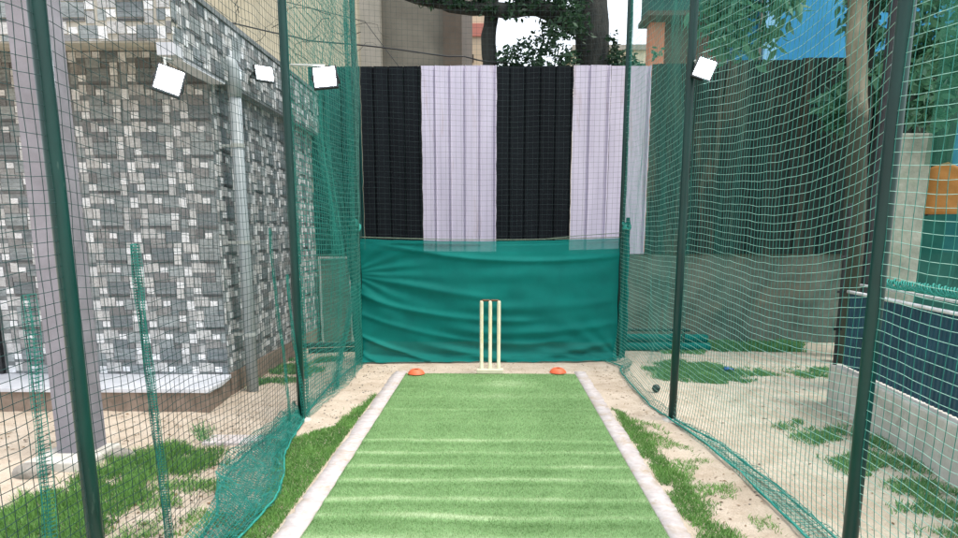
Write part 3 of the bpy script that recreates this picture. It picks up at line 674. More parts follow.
# ------------------------------------------------------------------ tiled building
BX = -2.31; BY = 5.83
TB = empty('tiled_building', (-3.6, 7.2, 0), 'building on the left clad in grey and white mosaic tiles', 'building')
MOT = [('w', 0, 0, 48, 62), ('b', 52, -25, 98, 35), ('b', 102, -25, 150, 35), ('w', 158, 2, 206, 36), ('s', 212, -6, 318, 60), ('n', 110, 40, 205, 96),
       ('b', 8, 68, 56, 130), ('b', 60, 68, 106, 130), ('s', 110, 100, 254, 176), ('w', 260, 98, 308, 138), ('w', 52, 138, 102, 176), ('s', 4, 136, 48, 192),
       ('b', 258, 144, 304, 206), ('l', 110, 180, 252, 187), ('l', 110, 190, 252, 196), ('n', 210, 64, 256, 96), ('b', 262, 64, 312, 94)]
CELLX, CELLZ = .405, .285
def tile_wall(name, org, du, length, z0, z1, nrm, phase=0, parent=TB, hole=None):
    """mosaic on a flat wall: org + du*s, raised along nrm"""
    b = MB(); mats = [M['t_white'], M['t_beige'], M['t_slate'], M['t_brown'], M['t_strip']]
    key = dict(w=0, b=1, s=2, n=3, l=4)
    for ci in range(-1, int(length / CELLX) + 2):
        for cj in range(-1, int((z1 - z0) / CELLZ) + 2):
            for (k, a0, b0, a1, b1) in MOT:
                s0 = (ci + a0 / 320 + phase) * CELLX; s1 = (ci + a1 / 320 + phase) * CELLX
                w1 = z1 - (cj + b0 / 222) * CELLZ; w0 = z1 - (cj + b1 / 222) * CELLZ
                s0, s1, w0, w1 = max(s0, 0.003), min(s1, length - .003), max(w0, z0 + .003), min(w1, z1 - .003)
                if s1 - s0 < .004 or w1 - w0 < .002: continue
                if hole and s0 < hole[1] and s1 > hole[0] and w0 < hole[2]: continue
                kk = k
                if k in 'b' and random.random() < .12: kk = 'n'
                if k in 'n' and random.random() < .3: kk = 's'
                if k == 'w' and random.random() < .06: kk = 'b'
                b.mi = key[kk]; b.tone = random.random(); h = .004 + random.uniform(0, .007)
                pieces = [(s0, s1, w0, w1)]
                if k == 's' and (s1 - s0) > .12:  # slate is laid in thin courses
                    nn = 3; pieces = [(s0, s1, w0 + (w1 - w0) * q / nn + .0008, w0 + (w1 - w0) * (q + 1) / nn - .0008) for q in range(nn)]
                for (p0, p1, q0, q1) in pieces:
                    b.tone = min(1, max(0, b.tone + random.uniform(-.25, .25))); n0 = len(b.v)
                    for hh in (0, h):
                        for (s, z) in ((p0, q0), (p1, q0), (p1, q1), (p0, q1)):
                            b.v.append((org[0] + du[0] * s + nrm[0] * hh, org[1] + du[1] * s + nrm[1] * hh, z))
                    for q in ((4, 5, 6, 7), (0, 1, 5, 4), (1, 2, 6, 5), (2, 3, 7, 6), (3, 0, 4, 7)): b.face(tuple(n0 + i for i in q))
    return b.build(name, mats, parent, tones=True)
# walls (solid), front face at BY, right face at BX
b = MB(); b.box(-5.6, BY, .186, BX, 8.95, 3.02); b.build('wall', M['grout'], TB)
tile_wall('front_tiles', (-5.6, BY), (1, 0), 5.6 + BX, .19, 2.82, (0, -1), .35, hole=(.9, 1.32, .95))
tile_wall('side_tiles', (BX, BY), (0, 1), 8.95 - BY, .19, 2.60, (1, 0), .1)
b = MB(); b.box(-5.6, BY - .1, -.05, BX - .004, 8.9, .05); b.build('foundation', M['stone_face'], TB)
# roof overhang
OY = 4.98; OX = -2.20
b = MB(); b.box(-5.6, OY, 2.668, OX, OY + .12, 3.06); b.build('fascia', M['soffit'], TB)
b = MB(); b.box(-5.6, OY + .121, 2.852, OX - .122, 8.945, 3.059); b.box(OX - .12, OY + .121, 2.59, OX, 8.945, 3.06); b.build('roof_overhang', M['grout'], TB)
tile_wall('overhang_front_tiles', (-5.6, OY), (1, 0), 5.6 + OX, 2.675, 3.055, (0, -1), .15)
tile_wall('overhang_side_tiles', (OX, OY), (0, 1), 8.94 - OY, 2.61, 3.055, (1, 0), .4)
b = MB(); b.box(-5.6, OY + .123, 2.826, OX - .10, BY - .004, 2.85); b.build('soffit', M['soffit'], TB)
b = MB(); b.box(OX - .11, OY - .012, 2.585, OX + .012, OY + .118, 2.666); b.box(OX - .11, OY + .12, 2.572, OX + .014, BY + .02, 2.589); b.build('drip_edge', M['ledge'], TB)
b = MB(); b.box(-5.6, OY - .02, 3.062, OX + .02, 8.94, 3.10); b.build('coping', M['grout'], TB)
# plinth with pale ledge
b = MB(); v = [(-5.6, 5.262), (-2.262, 5.262), (-2.262, 5.5), (BX - .01 + .02, 5.83 + .0), (-5.6, 5.83)]
b.v = [(x, y, -.05) for x, y in v] + [(x, y, .152) for x, y in v]; k = len(v)
for i in range(k): b.face((i, (i + 1) % k, k + (i + 1) % k, k + i))
b.face(tuple(range(k, 2 * k))); b.build('plinth', M['stone_face'], TB)
b = MB(); v = [(-5.6, 5.242), (-2.24, 5.242), (-2.24, 5.5), (BX + .025, 5.825), (-5.6, 5.825)]
b.v = [(x, y, .154) for x, y in v] + [(x, y, .188) for x, y in v]
for i in range(k): b.face((i, (i + 1) % k, k + (i + 1) % k, k + i))
b.face(tuple(range(k, 2 * k))); b.face(tuple(range(k))[::-1]); b.build('ledge', M['ledge'], TB, bevel=.004)
b = MB(); b.box(BX, 5.84, -.05, BX + .02, 8.9, .19); b.build('skirting', M['stone_face'], TB)
# doorway at far left
b = MB(); b.box(-4.70, BY - .03, .19, -4.30, BY - .008, 1.16); d = b.build('vent_shutter', M['dark'], TB)
b = MB(); b.box(-4.735, BY - .045, .19, -4.702, BY - .006, 1.19); b.box(-4.298, BY - .045, .19, -4.27, BY - .006, 1.19); b.box(-4.702, BY - .045, 1.162, -4.298, BY - .006, 1.19)
for q in range(9): b.box(-4.70, BY - .04, .27 + q * .1, -4.30, BY - .031, .285 + q * .1)
b.build('frame', M['dark'], d)
# drainpipe
b = MB(); dx, dy = -2.165, 6.0
b.tube([(dx, dy, .0), (dx, dy, 2.52)], .05, 16); dp = b.build('drainpipe', M['drain'], TB, smooth=True)
b = MB(); b.tube([(dx, dy, 2.50), (dx, dy, 2.70), (dx - .02, dy, 2.76), (dx - .06, dy, 2.79), (dx - .14, dy, 2.80)], .057, 16); b.build('elbow', M['drain'], dp, smooth=True)
for z in (.5, 1.3, 2.1):
    b = MB(); b.tube([(dx, dy, z), (dx, dy, z + .03)], .055, 16); b.box(dx - .14, dy - .012, z + .002, dx - .04, dy + .012, z + .026); b.build('bracket', M['greyframe'], dp)

# lavender pillar on its stone foot
PL = empty('pillar', (-2.60, 4.12, 0), 'square lavender plastered pillar behind the nearest left post', 'pillar')
b = MB(); b.box(-2.70, 4.03, .03, -2.50, 4.23, 3.3); b.build('shaft', M['pillar'], PL, bevel=.006)
b = MB()
def blob(b, c, s, seed, k=10):
    b.grid(k * 2, k, lambda u, v: (lambda th, ph: (c[0] + s[0] * (1 + .25 * nz(math.cos(th) * 2, math.sin(th) * 2 + ph, seed)) * math.cos(th) * math.sin(ph), c[1] + s[1] * (1 + .25 * nz(math.cos(th) * 2, math.sin(th) * 2 + ph, seed)) * math.sin(th) * math.sin(ph), c[2] + s[2] * math.cos(ph)))(u * 2 * PI, v * PI))
b.box(-2.80, 3.86, -.02, -2.42, 4.26, .052); b.build('foot_slab', M['concrete'], PL, bevel=.012)
for (c, s, l) in (((-2.70, 3.78, .02), (.10, .07, .055), 'rough grey stone in front of the pillar foot'), ((-2.33, 4.08, .02), (.09, .06, .05), 'rounded stone right of the pillar foot')):
    b = MB(); blob(b, c, s, c[0]); tag(b.build('stone', M['stone'], smooth=True), l, 'stone')
b = MB(); b.box(-1.95, 4.38, -.02, -1.52, 4.56, .022, Matrix.Rotation(0, 4, 'Z'))
tag(b.build('paving_slab', M['edge'], bevel=.008), 'pale flat slab on the sand left of the left net', 'slab')

# ------------------------------------------------------------------ right enclosure: plinth, navy panels, rails
ux, uy = -.098, -.995
def R2(s, o=0): return (2.76 + ux * s - uy * o, 5.66 + uy * s + ux * o)   # o>0 = away from the lane
b = MB(); L = 5.2; p = [R2(0, 0), R2(L, 0), R2(L, .22), R2(0, .22)]
b.v = [(x, y, -.05) for x, y in p] + [(x, y, .335) for x, y in p]
for q in ((3, 2, 1, 0), (4, 5, 6, 7), (0, 1, 5, 4), (1, 2, 6, 5), (2, 3, 7, 6), (3, 0, 4, 7)): b.face(q)
tag(b.build('concrete_plinth', M['concrete'], bevel=.012), 'long pale concrete plinth under the navy panels', 'plinth')
NF = empty('panel_fence', (*R2(.1, .08), .335), 'navy ribbed panel fence with white top rails on the concrete plinth', 'fence')
b = MB(); step = .05; k = 0; s = .08; z0, z1 = .345, .915
prof = []
while s < L:
    for f, d in ((0, 0), (.022, 0), (.026, .008), (.046, .008)): prof.append((s + f, .08 - d))
    s += .05
n0 = len(b.v)
for (s, o) in prof:
    x, y = R2(s, o); b.v += [(x, y, z0), (x, y, z1)]
for i in range(len(prof) - 1): b.face((n0 + i * 2, n0 + i * 2 + 2, n0 + i * 2 + 3, n0 + i * 2 + 1))
o = b.build('ribbed_panel', M['navy'], NF); so = o.modifiers.new('t', 'SOLIDIFY'); so.thickness = .003
for off, z, r in ((.07, .932, .0125), (.16, .985, .010)):
    b = MB(); b.tube([(*R2(s, off), z + .004 * nz(s)) for s in np.linspace(.06, L, 20)], r, 10); b.build('top_rail', M['whitepaint'], NF, smooth=True)
b = MB(); b.tube([(*R2(s, .12), 1.03 + .02 * nz(s * 2) - .02 * math.sin(s * 2)) for s in np.linspace(.35, L, 60)], .016, 8)
b.tube([(*R2(s, .13), 1.06 + .02 * nz(s * 2, 5) - .02 * math.sin(s * 2.3)) for s in np.linspace(.35, L, 60)], .015, 8)
def netroll():
    b = MB()
    for q in range(7):
        pts = [(lambda xy: (xy[0] + .028 * math.cos(s * 26 + q * .9), xy[1], 1.04 + .028 * math.sin(s * 26 + q * .9) + .02 * nz(s * 2, q)))(R2(s, .12)) for s in np.linspace(.5, L, 300)]
        b.tube(pts, .005, 4)
    return b
tag(netroll().build('rolled_netting', M['rope'], smooth=True), 'twisted roll of teal netting lying along the fence rails', 'rolled net')
b = MB(); x, y = R2(.04, .03)
b.tube([(x, y, .33), (x, y, 1.62)], .016, 10)
for z in (.62, .92, 1.2, 1.5): b.box(x - .045, y - .02, z, x + .02, y - .012, z + .02)
tag(b.build('black_pole', M['dark']), 'thin black pole with brackets at the far end of the navy panels', 'pole')

# concrete pillar, orange tarp and shade net beyond the fence
CP = empty('concrete_pillar', (3.46, 6.1, 0), 'pale rough concrete pillar beyond the navy panels', 'pillar')
b = MB(); b.box(3.27, 6.0, 0, 3.60, 6.26, 2.2); b.build('shaft', two('pale_pillar_plaster', (.16, .19, .15), (.33, .35, .29), 4, .95, .8, .01, third=((.2, .25, .18), .55, .7, 3)), CP, bevel=.015)
b = MB(); b.tube([(3.215, 6.08, 0), (3.215, 6.08, 3.9)], .04, 12); tag(b.build('dark_pole', M['dark']), 'tall dark pole standing against the concrete pillar', 'pole')
b = MB(); b.grid(20, 14, lambda u, v: (3.86 + 1.3 * u, 6.45 - .6 * u + .03 * nz(u * 5, v * 3), 1.56 + (.40 + .07 * nz(u * 6, 4) + .05 * math.exp(-((u - .08) / .04) ** 2)) * v))
o = b.build('orange_tarp', M['orange_tarp'], smooth=True); so = o.modifiers.new('t', 'SOLIDIFY'); so.thickness = .006
tag(o, 'orange tarpaulin sheet right of the pale concrete pillar', 'tarpaulin')
def curtain(name, x0, y0, x1, y1, z0, z1, mat, label, folds, amp=.05):
    b = MB(); b.grid(140, 50, lambda u, v: (x0 + (x1 - x0) * u + amp * math.sin(u * folds + 1.5 * nz(v * 2, u * 3)) * .6, y0 + (y1 - y0) * u + amp * math.sin(u * folds * 1.3 + nz(v * 1.4, 3)) + amp * .6 * nz(u * 18, v * 2.5), z0 + (z1 - z0) * v + .06 * nz(u * 6, 2)))
    tag(b.build(name, mat, smooth=True), label, 'shade net')
curtain('shade_net', 3.46, 5.85, 5.4, 4.9, 1.93, 4.4, M['shade_green'], 'faded green shade net hanging above the orange tarpaulin', 40)
curtain('shade_net', 3.70, 6.85, 5.6, 5.7, .3, 1.55, clothmat('dull_teal_net', (.01, .10, .085), (.03, .17, .14), .93), 'dull teal shade net hanging below the orange tarpaulin', 34)

# ------------------------------------------------------------------ floodlights
def rotm(c, yaw, pitch, roll=0): return Matrix.Translation(c) @ Matrix.Rotation(yaw, 4, 'Z') @ Matrix.Rotation(pitch, 4, 'X') @ Matrix.Rotation(roll, 4, 'Y')
def flood(c, size, yaw, pitch, roll, label, arm, power=1, cable=None):
    """LED floodlight facing -Y before rotation"""
    t = empty('floodlight', c, label, 'floodlight', 'lit floodlights'); m = rotm(c, yaw, pitch, roll); w, h = size
    def put(b, nm, mt, par=t, bev=0): return b.build(nm, mt, par, bevel=bev)
    b = MB(); b.box(-w / 2 - .012, .0, -h / 2 - .012, w / 2 + .012, .030, h / 2 + .012, m)
    for q in range(7): b.box(-w / 2 + w * q / 6 - .002, .030, -h / 2, -w / 2 + w * q / 6 + .002, .045, h / 2, m)
    put(b, 'housing', M['dark'], bev=.003)
    b = MB(); b.box(-w / 2, -.006, -h / 2, w / 2, -.001, h / 2, m); put(b, 'lens', M['lens'], bev=.022)
    b = MB()
    for sx in (-1, 1): b.box(sx * (w / 2 + .016) - .003, -.005, -.01, sx * (w / 2 + .016) + .003, .10, .01, m)
    b.box(-w / 2 - .019, .10, -.01, w / 2 + .019, .105, .01, m); put(b, 'bracket', M['dark'])
    b = MB(); back = m @ Vector((0, .105, 0)); b.tube([tuple(back)] + arm, .008, 8); put(b, 'arm', M['greyframe'])
    return t
flood((-2.03, 4.50, 2.325), (.145, .155), math.radians(30), math.radians(-16), math.radians(18), 'largest lit floodlight, tilted under the tiled roof overhang', [(-2.14, 4.70, 2.50), (-2.24, 5.05, 2.57)])
flood((-2.05, 6.45, 2.785), (.15, .12), math.radians(42), math.radians(-15), 0, 'far lit floodlight high on the tiled side wall', [(-2.19, 6.56, 2.83)])
flood((-1.185, 5.05, 2.455), (.145, .13), math.radians(5), math.radians(-12), math.radians(-6), 'lit floodlight hanging from a bar beside the middle left post', [(-1.19, 5.07, 2.535), (-1.42, 5.05, 2.535)])
flood((1.417, 5.00, 2.485), (.115, .125), math.radians(-8), math.radians(-14), math.radians(22), 'lit floodlight fixed on the middle right post', [(1.36, 5.05, 2.55)])

# ------------------------------------------------------------------ trees
def leafcloud(name, centres, n, size, mat, parent, spread=.35, droop=.3, label=None, aspect=.42):
    """leaf-sized folded quads gathered round the twig ends"""
    C = np.array([c[:3] for c in centres]); Rr = np.array([c[3] for c in centres]); idx = rng.integers(0, len(C), n)
    d = rng.normal(0, 1, (n, 3)); d /= np.linalg.norm(d, axis=1, keepdims=True); rad = rng.random(n) ** .55
    P = C[idx] + d * (Rr[idx] * rad)[:, None] * np.array([1, 1, .75])
    ax = rng.normal(0, 1, (n, 3)); ax[:, 2] = ax[:, 2] * .5 - droop; ax /= np.linalg.norm(ax, axis=1, keepdims=True)
    sd = np.cross(ax, rng.normal(0, 1, (n, 3))); sd /= np.linalg.norm(sd, axis=1, keepdims=True); nn = np.cross(ax, sd)
    s = size * rng.uniform(.6, 1.25, n)[:, None]
    a = P; b_ = P + ax * s * .5 + sd * s * aspect * .5 + nn * s * .06; c = P + ax * s; e = P + ax * s * .5 - sd * s * aspect * .5 + nn * s * .06
    b2 = P + ax * s * .22 + sd * s * aspect * .38; e2 = P + ax * s * .22 - sd * s * aspect * .38
    V = np.stack([a, b2, b_, c, e, e2], 1).reshape(-1, 3); i = np.arange(n) * 6
    F = np.concatenate([np.stack([i, i + 1, i + 2, i + 3], 1), np.stack([i, i + 3, i + 4, i + 5], 1)])
    shade = rng.normal(.45, .16, len(C)); T = np.clip(shade[idx] + rng.normal(0, .2, n), 0, 1)
    return fast(name, V, F, mat, parent, tone=np.concatenate([T, T]))
def limb(b, pts, r0, r1, wob=.03, sub=6, seed=0):
    P = []
    for i in range(len(pts) - 1):
        for q in range(sub): t = q / sub; P.append([pts[i][c] * (1 - t) + pts[i + 1][c] * t for c in range(3)])
    P.append(list(pts[-1])); n = len(P)
    out = [(p[0] + wob * nz(j * .4, seed), p[1] + wob * nz(j * .4, seed + 3), p[2] + (wob * .5 * nz(j * .4, seed + 6) if 0 < j < n - 1 else 0)) for j, p in enumerate(P)]
    b.tube(out, [(r0 + (r1 - r0) * j / (n - 1)) * (1 + .12 * nz(j * .7, seed + 8)) for j in range(n)], 12)
    return out
def twigs(b, starts, n, L, r, seed):
    ends = []
    for i in range(n):
        s = random.choice(starts); d = Vector((random.gauss(0, 1), random.gauss(0, .7), random.gauss(0, .6) - .15)).normalized() * L * random.uniform(.5, 1.2)
        e = Vector(s) + d; mid = (Vector(s) + e) / 2 + Vector((0, 0, .08 * L)); b.tube([tuple(s), tuple(mid), tuple(e)], [r, r * .7, r * .3], 5); ends.append(tuple(e)); ends.append(tuple(mid))
    return ends
# big dark tree behind the fence
T1 = empty('broadleaf_tree', (1.4, 10.5, 0), 'big dark tree with a thick trunk behind the rear fence', 'tree', 'trees beyond the rear fence')
b = MB(); P1 = limb(b, [(1.42, 10.5, -.05), (1.42, 10.5, 3.0), (1.36, 10.5, 4.3), (1.28, 10.5, 5.6)], .26, .22, .03, seed=1)
P2 = limb(b, [(1.36, 10.5, 4.25), (.6, 10.35, 4.46), (-.35, 10.2, 4.42), (-1.1, 10.0, 4.50), (-2.0, 9.9, 4.8)], .13, .05, .08, seed=2)
P3 = limb(b, [(1.3, 10.5, 5.2), (.4, 10.8, 5.9), (-.6, 11, 6.3)], .13, .05, .08, seed=4)
P4 = limb(b, [(1.3, 10.5, 5.4), (2.2, 10.7, 6.1), (3.2, 10.6, 6.4)], .12, .05, .08, seed=5)
ends = [e for e in twigs(b, P3[4:] + P4[4:], 50, .8, .014, 1)]
b.build('trunk', M['bark_d'], T1, smooth=True)
cl = []
for _ in range(75):  # main mass seen between the two trunks
    cl.append((random.triangular(.12, 1.25, 1.1), random.uniform(9.6, 10.9), random.uniform(3.3, 4.75), random.uniform(.10, .22)))
for _ in range(14): cl.append((random.uniform(.08, .6), random.uniform(10, 10.8), random.uniform(3.3, 3.9), random.uniform(.09, .17)))
for _ in range(22): cl.append((random.uniform(1.5, 1.95), random.uniform(9.9, 10.8), random.uniform(3.3, 4.05), random.uniform(.08, .16)))
for _ in range(60): cl.append((random.uniform(-1.9, 1.2), random.uniform(9.8, 10.6), random.uniform(4.85, 5.5), random.uniform(.15, .25)))
for p in P2[2:] * 3: cl.append((p[0] + random.gauss(0, .06), p[1] - .05, p[2] + random.uniform(-.06, .2), random.uniform(.06, .14)))
for e in ends: cl.append((e[0], e[1], max(5.3, e[2]), random.uniform(.15, .35)))
leafcloud('crown', cl, 13000, .085, M['leafd'], T1)
T2 = empty('broadleaf_tree', (-.04, 10.4, 0), 'slim dark tree left of the thick trunk behind the fence', 'tree', 'trees beyond the rear fence')
b = MB(); limb(b, [(-.02, 10.4, -.05), (-.05, 10.4, 3.2), (-.10, 10.4, 3.9), (-.06, 10.4, 4.6), (.1, 10.4, 5.6)], .12, .09, .03, seed=7); b.build('trunk', M['bark_d'], T2, smooth=True)
leafcloud('crown', [(random.uniform(-.2, .7), random.uniform(10.2, 11.0), random.uniform(5.1, 6.2), .3) for _ in range(25)] + [(random.uniform(.02, .35), 10.4, random.uniform(3.2, 3.7), .12) for _ in range(8)], 2600, .10, M['leafd'], T2)
# far pale shrubs
T3 = empty('leafy_shrub', (2.1, 10.6, 0), 'drooping leafy shrub left of the orange column', 'shrub')
b = MB(); st = limb(b, [(2.15, 10.6, 0), (2.15, 10.6, 3.0), (2.2, 10.6, 3.7)], .04, .02, .04, seed=9); b.build('stem', M['bark_d'], T3, smooth=True)
leafcloud('foliage', [(random.uniform(1.75, 2.4), random.uniform(10.4, 10.8), random.uniform(3.3, 3.95), .10) for _ in range(9)], 200, .12, M['leafg'], T3, droop=.7)
# right tree in front of the fence, pale trunk
T4 = empty('pale_trunk_tree', (3.66, 7.5, 0), 'tree with a pale mottled trunk standing right of the lane', 'tree')
b = MB(); Q1 = limb(b, [(3.86, 7.5, -.05), (3.80, 7.5, 1.2), (3.70, 7.5, 2.6), (3.60, 7.5, 3.6), (3.50, 7.5, 4.6)], .11, .085, .03, seed=11)
Q2 = limb(b, [(3.55, 7.5, 4.1), (3.0, 7.2, 4.5), (2.3, 7.0, 4.55), (1.9, 6.9, 4.4)], .07, .025, .05, seed=12)
Q3 = limb(b, [(3.58, 7.5, 3.9), (4.2, 7.2, 4.3), (4.9, 7.0, 4.5)], .07, .03, .05, seed=13)
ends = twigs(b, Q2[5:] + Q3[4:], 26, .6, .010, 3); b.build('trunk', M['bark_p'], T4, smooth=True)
def lower_trunk_shade():  # shade over the lower trunk, mixed into the bark colour by height
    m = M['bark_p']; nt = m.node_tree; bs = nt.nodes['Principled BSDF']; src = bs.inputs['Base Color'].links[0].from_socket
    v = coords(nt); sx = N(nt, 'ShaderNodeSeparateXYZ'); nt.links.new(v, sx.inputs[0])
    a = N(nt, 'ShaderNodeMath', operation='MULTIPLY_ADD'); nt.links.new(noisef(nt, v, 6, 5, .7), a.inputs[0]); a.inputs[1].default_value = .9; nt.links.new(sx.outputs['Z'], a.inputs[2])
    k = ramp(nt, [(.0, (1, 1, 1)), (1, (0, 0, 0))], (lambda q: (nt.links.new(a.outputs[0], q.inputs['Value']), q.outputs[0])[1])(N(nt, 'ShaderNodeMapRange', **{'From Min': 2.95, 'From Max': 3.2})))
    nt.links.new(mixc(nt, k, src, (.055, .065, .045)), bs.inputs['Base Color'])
lower_trunk_shade()
cl = [(random.uniform(2.05, 2.75), random.uniform(6.9, 7.7), random.uniform(3.15, 4.2), random.uniform(.14, .28)) for _ in range(40)]
cl += [(random.uniform(2.75, 3.1), random.uniform(7.1, 7.7), random.uniform(3.45, 4.1), random.uniform(.10, .2)) for _ in range(6)]
cl += [(random.uniform(3.15, 3.4), random.uniform(7.1, 7.6), random.uniform(3.62, 4.2), random.uniform(.07, .12)) for _ in range(3)]
cl += [(e[0], e[1], max(e[2], 4.25), .2) for e in ends if e[0] > 2.0]
cl += [(random.uniform(3.85, 4.7), random.uniform(7.2, 8.2), random.uniform(2.7, 4.2), random.uniform(.15, .28)) for _ in range(26)]
leafcloud('crown', cl, 4600, .14, M['leafg'], T4, droop=.8, aspect=.36)
T5 = empty('dark_stem_tree', (4.25, 7.9, 0), 'dark stemmed tree between the pale trunk and the shade net', 'tree')
b = MB(); limb(b, [(4.05, 7.9, -.05), (4.0, 7.9, 2.2), (3.95, 7.9, 4.4)], .07, .05, .03, seed=15); limb(b, [(4.4, 8.0, -.05), (4.35, 8.0, 2.2), (4.4, 8.0, 4.4)], .06, .05, .03, seed=16)
b.build('trunk', M['bark_d'], T5, smooth=True)
leafcloud('crown', [(random.uniform(3.8, 5.2), random.uniform(7.8, 8.6), random.uniform(2.6, 4.6), .25) for _ in range(40)], 4200, .12, M['weed'] if False else M['leafg'], T5, droop=.5)

# ------------------------------------------------------------------ buildings behind
BB = empty('beige_building', (-6, 12.5, 0), 'large beige rendered building behind the left of the fence', 'building')
b = MB(); b.box(-14, 13.0, -.1, -2.386, 19, 9.5); b.build('wall', M['beige_wall'], BB)
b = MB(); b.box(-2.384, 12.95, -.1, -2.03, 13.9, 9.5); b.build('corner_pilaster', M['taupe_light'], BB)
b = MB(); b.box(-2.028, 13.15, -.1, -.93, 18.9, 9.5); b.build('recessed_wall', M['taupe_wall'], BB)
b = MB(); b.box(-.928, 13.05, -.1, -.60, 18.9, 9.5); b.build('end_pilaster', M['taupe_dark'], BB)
b = MB(); b.box(-14, 12.9, 6.0, -2.386, 12.995, 6.12); b.build('string_course', M['taupe_light'], BB)
CB = empty('cream_building', (-.5, 20, 0), 'cream building with a pink band seen past the taupe wall', 'building')
b = MB(); b.box(-1.6, 20.05, -.1, -.20, 25, 8.2); b.build('wall', M['cream'], CB)
b = MB(); b.box(-1.6, 20.0, 6.66, -.19, 20.045, 6.98); b.build('painted_band', M['pink'], CB)
b = MB(); b.box(-.76, 20.0, 6.0, -.60, 20.045, 6.2); b.box(-.95, 20.01, 5.2, -.86, 20.045, 5.9); b.build('window', M['taupe_dark'], CB)
FB = empty('far_building', (5, 30, 0), 'low far cream building below the white sky gap', 'building')
b = MB(); b.box(3.2, 30, -.1, 11.5, 36, 8.7); b.build('wall', M['farcream'], FB)
b = MB(); b.box(3.1, 29.8, 8.7, 11.6, 36.2, 8.9); b.build('roof_slab', M['taupe_light'], FB)
for k in range(4):
    b = MB(); b.box(2.6 + k * 1.4, 29.94, 5.6, 3.2 + k * 1.4, 29.99, 6.9); b.build('window', M['taupe_dark'], FB)
OB = empty('orange_column_house', (3.2, 13, 0), 'house with an orange column and a dark green roof edge', 'house')
b = MB(); b.box(2.70, 13.0, -.1, 2.955, 13.3, 5.02); b.build('column', M['orange_wall'], OB)
b = MB(); b.box(2.957, 13.12, -.1, 4.1, 13.4, 5.02); b.build('wall', M['shadow_brown'], OB)
b = MB(); b.box(2.60, 12.7, 5.10, 4.3, 13.35, 6.6); b.build('roof', M['roof_g'], OB)
b = MB(); b.box(2.56, 12.62, 5.022, 4.32, 13.4, 5.098); b.build('eave_board', M['taupe_dark'], OB)
UB = empty('blue_building', (6, 13.5, 0), 'bright blue building above the right end of the fence', 'building')
b = MB(); b.box(4.32, 13.5, -.1, 9.5, 18, 8.5); b.build('wall', M['blue'], UB)
b = MB(); b.box(4.79, 13.30, -.1, 5.02, 13.49, 8.5); b.build('pilaster', M['paleblue'], UB)
b = MB(); b.box(4.735, 13.36, -.1, 4.785, 13.49, 8.5); b.build('drainpipe', M['taupe_light'], UB)
b = MB(); b.tube([(-2.76, 9.6, 0), (-2.76, 9.6, 5.6)], .045, 12); tag(b.build('utility_pole', M['dark']), 'dark pole rising behind the left corner of the fence', 'pole')

# overhead cables and bare creepers
def cable(pts, r, label, seed):
    b = MB(); P = []
    for i in range(len(pts) - 1):
        for q in range(10): t = q / 10; P.append(tuple(pts[i][c] * (1 - t) + pts[i + 1][c] * t + (.025 * nz(i + t * 1.6, seed, c) if c else 0) - (.0 if c < 2 else .08 * 4 * t * (1 - t) * 0) for c in range(3)))
    P.append(pts[-1]); b.tube(P, r, 6); tag(b.build('overhead_cable', M['dark'], smooth=True), label, 'cable')
cable([(-6.0, 9.5, 4.35), (-3.94, 9.4, 4.16), (-2.4, 9.4, 3.82), (-.4, 9.4, 3.62), (.4, 10.3, 3.7)], .009, 'thick cable sagging across the beige building', 1)
cable([(-6.0, 9.6, 4.9), (-3.6, 9.6, 4.55), (-1.7, 9.6, 4.1), (-1.0, 9.6, 3.2)], .005, 'thin cable slanting down in front of the taupe wall', 5)
b = MB()
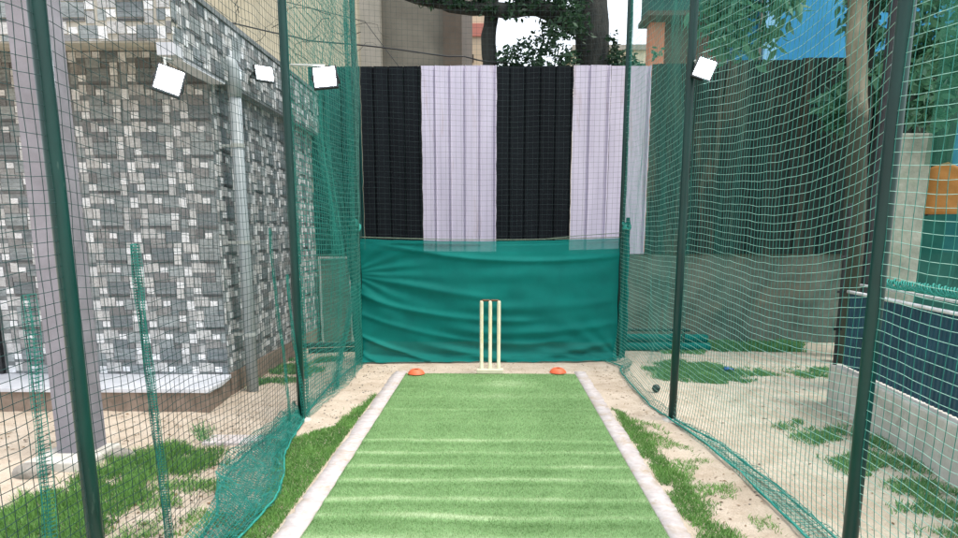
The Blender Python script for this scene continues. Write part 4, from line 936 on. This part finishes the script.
for k in range(26):
    p = Vector((random.uniform(-4.2, -1.6), 9.5 + random.uniform(-.2, .2), random.uniform(3.6, 4.6))); pts = [tuple(p)]; a = random.uniform(0, 6.3)
    for j in range(9): a += random.gauss(0, .55); p = p + Vector((math.cos(a) * .09, 0.02 * random.gauss(0, 1), math.sin(a) * .08)); pts.append(tuple(p))
    b.tube(pts, [.005 * (1 - j / 12) for j in range(len(pts))], 5)
o = b.build('bare_creeper', M['bark_d'], smooth=True); tag(o, 'bare creeper twigs tangled on the cables above the left fence', 'creeper')

# ------------------------------------------------------------------ camera
cam = bpy.data.cameras.new('camera'); co = bpy.data.objects.new('camera', cam); COL.objects.link(co); S.camera = co
cam.sensor_width = 36; cam.lens = 690 / 958 * 36; cam.shift_y = 96 / 958; cam.clip_start = .05; cam.clip_end = 2000
th = math.radians(10.7); ya = math.radians(1.3)
co.location = (0, 0, 1.38); co.rotation_euler = (PI / 2 - th, 0, ya)

# ------------------------------------------------------------------ daylight
w = bpy.data.worlds.new('World'); S.world = w; w.use_nodes = True; nt = w.node_tree
sky = nt.nodes.new('ShaderNodeTexSky'); sky.sky_type = 'NISHITA'; sky.sun_disc = False
EL, AZ = math.radians(66), math.radians(115)
sky.sun_elevation = EL; sky.sun_rotation = AZ; sky.air_density = 1.0; sky.dust_density = 4.0; sky.ozone_density = .6
cl = nt.nodes.new('ShaderNodeMix'); cl.data_type = 'RGBA'; cl.inputs['Factor'].default_value = .65; cl.inputs[7].default_value = (7.2, 7.5, 7.9, 1)   # thin white cloud over the whole sky
nt.links.new(sky.outputs[0], cl.inputs[6]); nt.links.new(cl.outputs[2], nt.nodes['Background'].inputs[0]); nt.nodes['Background'].inputs[1].default_value = .13
sl = bpy.data.lights.new('sun', 'SUN'); sl.energy = 1.5; sl.angle = math.radians(25); sl.color = (1, .96, .9)
so = bpy.data.objects.new('sun', sl); COL.objects.link(so)
d = Vector((math.sin(AZ) * math.cos(EL), math.cos(AZ) * math.cos(EL), math.sin(EL)))
so.rotation_euler = d.to_track_quat('Z', 'Y').to_euler(); so.location = d * 30
S.view_settings.view_transform = 'Standard'; S.view_settings.look = 'None'; S.view_settings.gamma = 1
S.view_settings.use_curve_mapping = False; S.view_settings.exposure = 1.14
